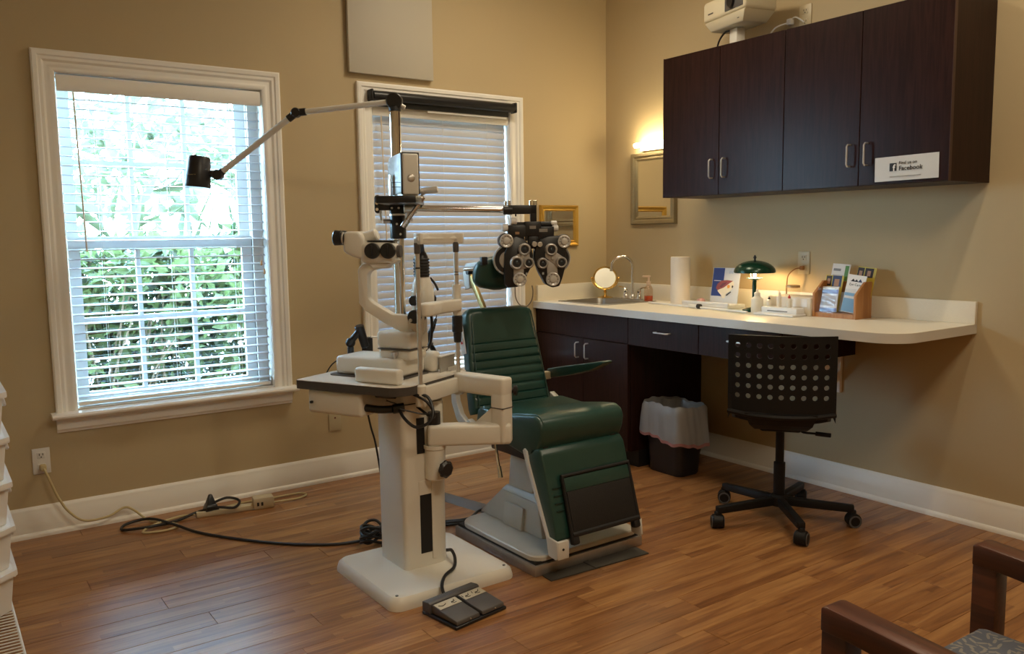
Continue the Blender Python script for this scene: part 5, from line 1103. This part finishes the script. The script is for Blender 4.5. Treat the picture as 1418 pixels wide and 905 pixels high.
solo('floor_plate', MB().prism([(-1.905, -1.815), (-1.405, -1.838), (-1.400, -1.752), (-1.900, -1.752)], 'z', 0.0005, 0.005).prism([(-1.69, -1.830), (-1.665, -1.830), (-1.665, -1.752), (-1.69, -1.752)], 'z', 0.005, 0.009), mat('dark_plate', (0.045, 0.042, 0.038), 0.5), 'thin dark grey plate lying on the floor at the front edge of the chair base', 'plate')
solo('cable_cover', MB().loft([[(x-0.055, y, 0.0005), (x-0.03, y, 0.012), (x+0.03, y, 0.012), (x+0.055, y, 0.0005)] for x, y in ((-1.70, -0.60), (-1.585, -1.13))]), mat('grey_rubber', (0.10, 0.085, 0.07), 0.6), 'flat grey cable cover on the floor behind the green chair', 'cable cover')

# ------------------------------------------------------------------ foot pedal and cords
Af = axes((-2.31, -1.83, 0), (0.985, 0.15, 0), (-0.15, 0.985, 0), (0, 0, 1))
t = thing('foot_pedal', 'grey two-button foot pedal lying in front of the stand base', 'pedal', (-2.31, -1.83, 0))
link('pedal_base', MB().b2((-0.118, -0.095, 0.0), (0.118, 0.095, 0.012), 0.004), BLACK, t, Af)
link('pedal_housing', MB().prism([(0.095, 0.010), (0.095, 0.046), (0.060, 0.050), (0.050, 0.046), (0.050, 0.010)], 'x', -0.116, 0.116, 0.003), GREY, t, Af)
PM_ = mat('pedal_label', (0.52, 0.47, 0.36), 0.6)
for k, xa in enumerate((-0.110, 0.006)):
    pe = link('pedal', MB().prism([(0.048, 0.014), (0.048, 0.044), (-0.035, 0.034), (-0.088, 0.028), (-0.092, 0.014)], 'x', xa, xa+0.104, 0.003), GREY, t, Af)
    sl = math.atan2(0.010, 0.083); Al = Af @ Matrix.Translation((xa+0.052, 0.022, 0.0412)) @ Matrix.Rotation(sl, 4, 'X')
    link('pedal_label', MB().box((0, 0, 0.001), (0.098, 0.040, 0.001)), PM_, pe, Al)
    sy = MB()
    def chair_glyph(mb, x, s, back):
        mb.tube([(x-0.012, -0.008, 0.002), (x-0.010, 0.0, 0.002), (x+0.004, 0.0, 0.002), (x+0.010+back, 0.010, 0.002)], 0.0014, 5, 0); mb.tube([(x-0.006, 0.0, 0.002), (x-0.006, -0.010, 0.002), (x+0.006, -0.010, 0.002)], 0.0012, 5, 0)
    if k == 0:
        sy.tube([(-0.040, 0.004, 0.002), (-0.028, -0.004, 0.002), (-0.012, 0.0, 0.002), (-0.008, 0.004, 0.002)], 0.0014, 5, 3); chair_glyph(sy, 0.026, 1, -0.004)
    else:
        chair_glyph(sy, -0.024, 1, 0.0); chair_glyph(sy, 0.022, 1, 0.002); sy.tube([(-0.045, -0.002, 0.002), (-0.045, 0.010, 0.002)], 0.0012, 5, 0); sy.tube([(0.0, 0.0, 0.002), (0.004, 0.012, 0.002)], 0.0012, 5, 0)
    link('pedal_symbols', sy, INK, pe, Al)['kind'] = 'stuff'
    link('pedal_rivet', MB().cyl((xa+0.06, -0.090, 0.021), (xa+0.06, -0.0935, 0.021), 0.0025, n=8), STEEL, pe, Af)
solo('pedal_cord', MB().tube([(-2.335, -1.735, 0.030), (-2.325, -1.70, 0.055), (-2.27, -1.63, 0.056), (-2.20, -1.58, 0.055), (-2.165, -1.53, 0.070), (-2.155, -1.49, 0.085), (-2.15, -1.455, 0.075), (-2.148, -1.40, 0.055)], 0.0065, 8), RUBBER, 'short black cord from the foot pedal over the stand base', 'cord')
solo('extension_cord', MB().box((-3.417, -0.022, 0.318), (0.026, 0.034, 0.028), None, 0.006).tube([(-3.415, -0.035, 0.315), (-3.40, -0.055, 0.27), (-3.37, -0.065, 0.18), (-3.33, -0.07, 0.105), (-3.27, -0.08, 0.055), (-3.17, -0.07, 0.052), (-3.10, -0.055, 0.075), (-3.06, -0.07, 0.06), (-3.00, -0.12, 0.007), (-2.93, -0.20, 0.006), (-2.91, -0.27, 0.006), (-2.97, -0.30, 0.006), (-3.06, -0.27, 0.006), (-3.02, -0.22, 0.012), (-2.92, -0.17, 0.012), (-2.86, -0.15, 0.010), (-2.808, -0.175, 0.012)], 0.0055, 8), CREAMC, 'cream extension cord running from the wall outlet along the baseboard', 'cord')
t = thing('power_strip', 'cream power strip with a black plug lying by the baseboard', 'power strip', (-2.63, -0.205, 0))
As = axes((-2.640, -0.205, 0), (0.986, -0.165, 0), (0.165, 0.986, 0), (0, 0, 1))
STR = mat('cream_plastic', (0.62, 0.53, 0.36), 0.45)
link('strip_body', MB().b2((-0.165, -0.024, 0.0), (0.17, 0.024, 0.026), 0.005), STR, t, As)
link('switch_block', MB().b2((0.10, -0.034, 0.0), (0.20, 0.034, 0.058), 0.008), STR, t, As)
for x in (0.115, 0.135): link('rocker_switch', MB().box((x+0.006, -0.0338, 0.028), (0.010, 0.004, 0.018), None, 0.001), BLACK, t, As)
for x in (-0.12, -0.02, 0.03): link('socket', MB().box((x, 0, 0.0265), (0.030, 0.028, 0.002)), mat('socket_tan', (0.50, 0.42, 0.28), 0.5), t, As)
link('strip_cord', MB().tube([(0.20, 0.0, 0.018), (0.26, 0.02, 0.012), (0.33, 0.035, 0.008), (0.38, 0.075, 0.008), (0.365, 0.115, 0.008), (0.30, 0.120, 0.008), (0.20, 0.105, 0.008), (0.08, 0.10, 0.008), (0.0, 0.075, 0.008), (-0.06, 0.045, 0.008)], 0.0055, 8), CREAMC, t, As)
t = thing('black_power_cord', 'black power cord looping over the wood floor from the power strip to the stand', 'cord', (-2.72, -0.14, 0))
link('plug', MB().frustum((-2.762, -0.208), (-2.702, -0.148), (-2.740, -0.186), (-2.724, -0.170), 0.026, 0.100, 0.005).frustum((-2.765, -0.211), (-2.699, -0.145), (-2.755, -0.200), (-2.709, -0.156), 0.024, 0.055, 0.004), BLACK, t)
link('cord', MB().tube([(-2.72, -0.18, 0.055), (-2.65, -0.17, 0.065), (-2.60, -0.20, 0.048), (-2.64, -0.25, 0.034), (-2.72, -0.23, 0.045), (-2.80, -0.17, 0.020), (-2.90, -0.20, 0.008), (-3.02, -0.24, 0.018), (-3.13, -0.18, 0.008), (-3.10, -0.10, 0.008), (-3.00, -0.12, 0.018), (-2.93, -0.27, 0.018), (-2.86, -0.42, 0.007), (-2.74, -0.62, 0.007), (-2.60, -0.80, 0.007), (-2.43, -0.94, 0.007), (-2.31, -0.98, 0.008)], 0.0065, 8), RUBBER, t)
cb_ = MB(); c = Vector((-2.285, -1.035, 0.0))
for k in range(7):
    a0 = random.uniform(0, 6.28); rx, ry = random.uniform(0.035, 0.06), random.uniform(0.03, 0.05); zz = 0.012+0.010*k
    cb_.tube([(c.x+rx*math.cos(a0+q*PI/4), c.y+ry*math.sin(a0+q*PI/4), zz+0.025*math.sin(q*PI/4+k)**2) for q in range(8)], 0.0065, 7, 4, True)
link('coil', cb_, RUBBER, t)
solo('chair_cables', MB().tube([(-1.98, -0.93, 0.010), (-1.90, -0.98, 0.008), (-1.78, -1.02, 0.008), (-1.68, -0.98, 0.02), (-1.60, -1.06, 0.018), (-1.57, -1.13, 0.010)], 0.007, 8).tube([(-1.97, -0.97, 0.008), (-1.86, -1.02, 0.008), (-1.76, -1.05, 0.008), (-1.66, -1.02, 0.020), (-1.60, -1.10, 0.016)], 0.007, 8).tube([(-1.98, -1.00, 0.008), (-1.85, -1.06, 0.008), (-1.72, -1.08, 0.008)], 0.006, 8), RUBBER, 'black cables on the floor between the pole and the green chair', 'cable')
solo('hanging_cord', MB().tube([(-2.366, -1.19, 0.655), (-2.355, -1.205, 0.568), (-2.342, -1.222, 0.486), (-2.32, -1.225, 0.30), (-2.30, -1.20, 0.12), (-2.285, -1.13, 0.02)], 0.004, 7), RUBBER, 'thin black cord hanging under the table beside the stand column', 'cord')

# ------------------------------------------------------------------ office chair
oa = math.radians(-53.1)
OC = thing('office_chair', 'black swivel chair with a perforated back and five casters at the counter', 'chair', (-0.630, -1.900, 0), oa)
OM = WM[OC.name]; t = OC
BK = mat('office_black', (0.008, 0.007, 0.007), 0.55, spec=0.3)
link('gas_lift', MB().lathe([(0.024, 0.075), (0.026, 0.08), (0.026, 0.275), (0.019, 0.278), (0.019, 0.445)], (0, 0, 0), n=20), BK, t, OM)
link('hub', MB().lathe([(0.030, 0.070), (0.042, 0.075), (0.042, 0.115), (0.030, 0.125)], (0, 0, 0), n=20), BK, t, OM)
for k in range(5):
    a = math.radians(18+72*k)-oa
    d = Vector((math.cos(a), math.sin(a), 0)); n_ = Vector((-d.y, d.x, 0)); A = OM @ axes((0, 0, 0), d, n_, (0, 0, 1))
    lg = link('base_leg', MB().prism([(0.03, 0.075), (0.03, 0.115), (0.325, 0.100), (0.325, 0.072), (0.30, 0.068)], 'y', -0.016, 0.016, 0.004), BK, t, A)
    cs = link('caster', MB().b2((0.305, -0.012, 0.035), (0.335, 0.012, 0.078), 0.006), BK, t, A)
    ca_ = math.radians([15, 40, 70, -35, 20][k]); dx = Vector((math.cos(ca_), math.sin(ca_), 0)); dn = Vector((-dx.y, dx.x, 0)); cc = Vector((0.322, 0, 0.030))
    for s in (-1, 1):
        wl = link('wheel', MB().cyl(tuple(cc+dn*s*0.007), tuple(cc+dn*s*0.026), 0.029, n=22, bev=0.004), BK, cs, A)
        wl2 = link('wheel_rim', MB().lathe([(0.021, 0), (0.0285, 0), (0.0285, 0.0015), (0.021, 0.0015)], cc+dn*s*0.0262, dn*s, 22, False), mat('caster_grey', (0.09, 0.09, 0.095), 0.5), cs, A)
    link('caster_hood', MB().lathe([(0.030, -0.022), (0.0315, -0.02), (0.0315, 0.02), (0.030, 0.022)], cc+Vector((0, 0, 0.003)), dn, 22), BK, cs, A)
link('mechanism', MB().b2((-0.09, -0.11, 0.440), (0.09, 0.11, 0.475), 0.012), BK, t, OM)
def seat_ring(v):
    w_ = 0.215-0.02*abs(v); z = 0.490+0.010*v*v
    return v, w_, z
sr = []
for q in range(15):
    v = -1+2*q/14; y_ = 0.035+0.205*v; hw = 0.215*(1-0.10*abs(v)**4); lift = -0.018*max(0, v)**2+0.018*max(0, -v)**3
    row = [(hw*f, y_, 0.487+lift+0.022*abs(f)**2.5) for f in [-1+2*k/12 for k in range(13)]]
    sr.append(row+[(x, yy, z-0.014) for x, yy, z in reversed(row)])
link('seat', MB().loft(sr), BK, t, OM)
link('seat_underpan', MB().loft([[(0.15*f*math.cos(a), 0.02+0.13*f*math.sin(a), z) for a in [2*PI*k/24 for k in range(24)]] for f, z in ((0.55, 0.455), (0.9, 0.468), (1.0, 0.482))]), BK, t, OM)
# perforated back: curved sheet, 9 x 6 round holes
NCX, NR = 9, 6; cw_, ch_ = 0.0455, 0.0445
bmv = bmesh.new(); Vc = {}
def bv(x, z):
    k = (round(x, 5), round(z, 5))
    if k not in Vc:
        y_ = -0.275+0.045*(1-(x/0.22)**2)*-1+0.045+(z-0.56)*-0.04
        Vc[k] = bmv.verts.new((x, y_-0.0, z))
    return Vc[k]
xL, zB = -NCX*cw_/2, 0.607
for i in range(NCX):
    for j in range(NR):
        cx_, cz_ = xL+(i+0.5)*cw_, zB+(j+0.5)*ch_; R_ = 0.0112; hole_ = []; sq = []
        for k in range(16):
            a = 2*PI*(k+0.0)/16+PI/4; hole_.append((cx_+R_*math.cos(a), cz_+R_*math.sin(a)))
            c_, s_ = math.cos(a), math.sin(a); m_ = max(abs(c_), abs(s_)); sq.append((cx_+cw_/2*c_/m_, cz_+ch_/2*s_/m_))
        for k in range(16):
            k2 = (k+1) % 16; bmv.faces.new((bv(*sq[k]), bv(*sq[k2]), bv(*hole_[k2]), bv(*hole_[k])))
def grid(x0, x1, nx, z0, z1, nz, fz=lambda x, z: z):
    for i in range(nx):
        for j in range(nz):
            q = [(x0+(x1-x0)*(i+a)/nx, z0+(z1-z0)*(j+b_)/nz) for a, b_ in ((0, 0), (1, 0), (1, 1), (0, 1))]
            bmv.faces.new([bv(x, fz(x, z)) for x, z in q])
zT = zB+NR*ch_
grid(xL, -xL, 36, zT, zT+0.020, 1); grid(xL, -xL, 36, 0.560, zB, 2)
for s in (-1, 1): grid(s*-xL if s < 0 else -xL, s*0.222, 1, zB, zT, 24)
for s in (-1, 1): grid(-xL*s, s*0.222, 1, zT, zT+0.020, 1); grid(-xL*s, s*0.222, 1, 0.545, zB, 2)
bmesh.ops.remove_doubles(bmv, verts=bmv.verts, dist=1e-5); bmesh.ops.recalc_face_normals(bmv, faces=bmv.faces)
bk = link('backrest', MB().merge(bmv), BK, t, OM, smooth=0)
sm = bk.modifiers.new('thickness', 'SOLIDIFY'); sm.thickness = 0.007; sm.offset = 0
link('back_lower_lip', MB().tube([(-0.222, -0.232, 0.556), (-0.12, -0.262, 0.545), (0, -0.275, 0.542), (0.12, -0.262, 0.545), (0.222, -0.232, 0.556)], 0.012, 8), BK, t, OM)
link('back_support', MB().loft([[(x*w_, y_+dy, z) for x, dy in ((-1, -0.012), (1, -0.012), (1, 0.012), (-1, 0.012))] for w_, y_, z in ((0.10, -0.05, 0.452), (0.11, -0.15, 0.462), (0.13, -0.235, 0.500), (0.15, -0.258, 0.555))]), BK, t, OM)
for s in (-1, 1): link('back_fin', MB().prism([(s*0.222, 0.63), (s*0.222, 0.520), (s*0.206, 0.555), (s*0.206, 0.63)], 'y', -0.240, -0.226), BK, t, OM)
link('height_lever', MB().tube([(0.04, -0.02, 0.455), (0.085, -0.04, 0.440), (0.10, -0.05, 0.432), (0.15, -0.06, 0.432)], 0.005, 8, 3).cyl((0.15, -0.06, 0.432), (0.215, -0.072, 0.430), 0.010, n=12, bev=0.002), BK, t, OM)

# ------------------------------------------------------------------ wooden waiting chair in the foreground (faces +y)
wa = math.radians(-1.5)
WC = thing('waiting_chair', 'reddish wooden armchair with a patterned grey-blue seat in the near right foreground', 'chair', (-2.18, -3.65, 0), wa)
WMX = WM[WC.name]; t = WC
for s in (-1, 1):
    xa, xb = (0.245, 0.298) if s > 0 else (-0.298, -0.245)
    link('front_leg', MB().b2((xa, 0.215, 0), (xb, 0.268, 0.585), 0.004), CHERRY, t, WMX)
    link('rear_leg', MB().prism([(-0.30, 0), (-0.25, 0), (-0.235, 0.58), (-0.30, 0.92), (-0.345, 0.92), (-0.285, 0.58)], 'x', xa, xb, 0.004), CHERRY, t, WMX)
    link('armrest', MB().prism([(0.268, 0.583), (0.268, 0.630), (0.255, 0.634), (-0.29, 0.594), (-0.29, 0.540), (0.21, 0.583)], 'x', xa-0.004, xb+0.004, 0.005), CHERRY, t, WMX)
    link('side_rail', MB().b2((xa+0.010, -0.25, 0.345), (xb-0.010, 0.22, 0.395), 0.003), CHERRY, t, WMX)
for yy in (0.225, -0.27): link('cross_rail', MB().b2((-0.246, yy, 0.345), (0.246, yy+0.025, 0.395), 0.003), CHERRY, t, WMX)
def fabric():
    m = bpy.data.materials.new('leaf_fabric'); m.use_nodes = True; n = m.node_tree; b = n.nodes['Principled BSDF']; L = n.links.new
    tcn = n.nodes.new('ShaderNodeTexCoord'); vo = n.nodes.new('ShaderNodeTexVoronoi'); vo.inputs['Scale'].default_value = 46
    mp = n.nodes.new('ShaderNodeMapping'); L(tcn.outputs['Object'], mp.inputs[0]); L(mp.outputs[0], vo.inputs['Vector'])
    # leaf-shaped dashes: offset from the cell centre, turned by the cell's own random angle
    sb = n.nodes.new('ShaderNodeVectorMath'); sb.operation = 'SUBTRACT'; sc_ = n.nodes.new('ShaderNodeVectorMath'); sc_.operation = 'SCALE'; sc_.inputs['Scale'].default_value = 46
    L(mp.outputs[0], sc_.inputs[0]); ps = n.nodes.new('ShaderNodeVectorMath'); ps.operation = 'SCALE'; ps.inputs['Scale'].default_value = 46
    L(vo.outputs['Position'], ps.inputs[0]); L(sc_.outputs[0], sb.inputs[0]); L(ps.outputs[0], sb.inputs[1])
    ro = n.nodes.new('ShaderNodeVectorRotate'); ro.rotation_type = 'Z_AXIS'; L(sb.outputs[0], ro.inputs['Vector'])
    sx_ = n.nodes.new('ShaderNodeSeparateColor'); L(vo.outputs['Color'], sx_.inputs[0])
    an = n.nodes.new('ShaderNodeMath'); an.operation = 'MULTIPLY'; an.inputs[1].default_value = 6.28; L(sx_.outputs[0], an.inputs[0]); L(an.outputs[0], ro.inputs['Angle'])
    sq_ = n.nodes.new('ShaderNodeVectorMath'); sq_.operation = 'MULTIPLY'; sq_.inputs[1].default_value = (1.7, 6.5, 0.0); L(ro.outputs[0], sq_.inputs[0])
    ln = n.nodes.new('ShaderNodeVectorMath'); ln.operation = 'LENGTH'; L(sq_.outputs[0], ln.inputs[0])
    cp_ = n.nodes.new('ShaderNodeMath'); cp_.operation = 'LESS_THAN'; cp_.inputs[1].default_value = 1.0; L(ln.outputs['Value'], cp_.inputs[0])
    mx = n.nodes.new('ShaderNodeMix'); mx.data_type = 'RGBA'; mx.inputs[6].default_value = (0.085, 0.088, 0.108, 1); mx.inputs[7].default_value = (0.20, 0.18, 0.15, 1)
    L(cp_.outputs[0], mx.inputs[0]); L(mx.outputs[2], b.inputs['Base Color']); b.inputs['Roughness'].default_value = 0.85
    return m
FAB = fabric()
link('seat', MB().b2((-0.243, -0.25, 0.385), (0.243, 0.245, 0.455), 0.022, 3), FAB, t, WMX)
link('back_panel', MB().box((0, -0.29, 0.74), (0.488, 0.05, 0.34), Matrix.Rotation(math.radians(10), 4, 'X'), 0.016, 3), FAB, t, WMX)

# ------------------------------------------------------------------ wire shelf and stacked bins at the left edge
WIRE = mat('white_wire', (0.72, 0.71, 0.68), 0.4)
t = thing('wire_shelf', 'low white wire shelf along the left edge under the stacked bins', 'shelf', (-3.85, -1.1, 0))
zS = 0.056
for xx in (-4.05, -3.63): link('side_wire', MB().cyl((xx, -1.75, zS), (xx, -0.30, zS), 0.0045, n=8), WIRE, t)
link('front_lip', MB().cyl((-3.628, -1.75, zS-0.022), (-3.628, -0.30, zS-0.022), 0.0035, n=8), WIRE, t)
wm = None
for k in range(58):
    if wm is None:
        o = link('cross_wire', MB().cyl((-0.21, 0, 0), (0.21, 0, 0), 0.0026, n=6), WIRE); wm = o.data
    else: o = bpy.data.objects.new('cross_wire', wm); C.objects.link(o)
    o.parent = t; o.location = (0.01, -0.65+0.025*k+0.0, zS+0.003)
for xx in (-4.04, -3.64):
    for yy in (-1.74, -0.32): link('leg', MB().cyl((xx, yy, 0), (xx, yy, zS), 0.007, n=10), WIRE, t)
def bin_ring(s, z, ch=0.085):
    hx, hy = 0.135*s, 0.24*s; ch *= s
    return [(-hx+ch, -hy, z), (hx-ch, -hy, z), (hx, -hy+ch, z), (hx, hy-ch, z), (hx-ch, hy, z), (-hx+ch, hy, z), (-hx, hy-ch, z), (-hx, -hy+ch, z)]
labs = ['lowest white plastic bin, resting on the wire shelf at the left edge', 'second white plastic bin from the bottom of the stack at the left edge', 'middle white plastic bin of the stack at the left edge', 'second white plastic bin from the top of the stack at the left edge', 'topmost white plastic bin of the stack at the left edge']
proto = None
for k in range(5):
    if proto is None:
        r_ = thing('plastic_bin', labs[0], 'bin', (-3.752, -0.86, zS+0.006), 0, 'stacked white bins'); BMX = Matrix.Translation((-3.752, -0.86, zS+0.006))
        link('bin_body', MB().loft([bin_ring(0.84, 0), bin_ring(0.86, 0.004), bin_ring(0.97, 0.145), bin_ring(0.95, 0.145), bin_ring(0.84, 0.006)]), PLASTW, r_, BMX, smooth=25)
        link('rim', MB().loft([bin_ring(0.965, 0.138), bin_ring(1.04, 0.134), bin_ring(1.05, 0.140), bin_ring(1.045, 0.154), bin_ring(0.955, 0.152)], False), PLASTW, r_, BMX, smooth=25)
        link('lid', MB().loft([bin_ring(0.985, 0.143), bin_ring(0.985, 0.149), bin_ring(0.93, 0.153)]), PLASTW, r_, BMX, smooth=25)
        link('handle', MB().tube([(0.132, -0.07, 0.125), (0.139, -0.045, 0.095), (0.140, 0, 0.085), (0.139, 0.045, 0.095), (0.132, 0.07, 0.125)], 0.006, 8), PLASTW, r_, BMX)
        proto = r_
    else:
        r_ = proto.copy(); C.objects.link(r_); r_.location = (-3.752+[0, 0.004, 0.006, 0.008, 0.010][k], -0.86, zS+0.006+0.1545*k); r_['label'] = labs[k]
        for ch in list(proto.children):
            c_ = ch.copy(); C.objects.link(c_); c_.parent = r_
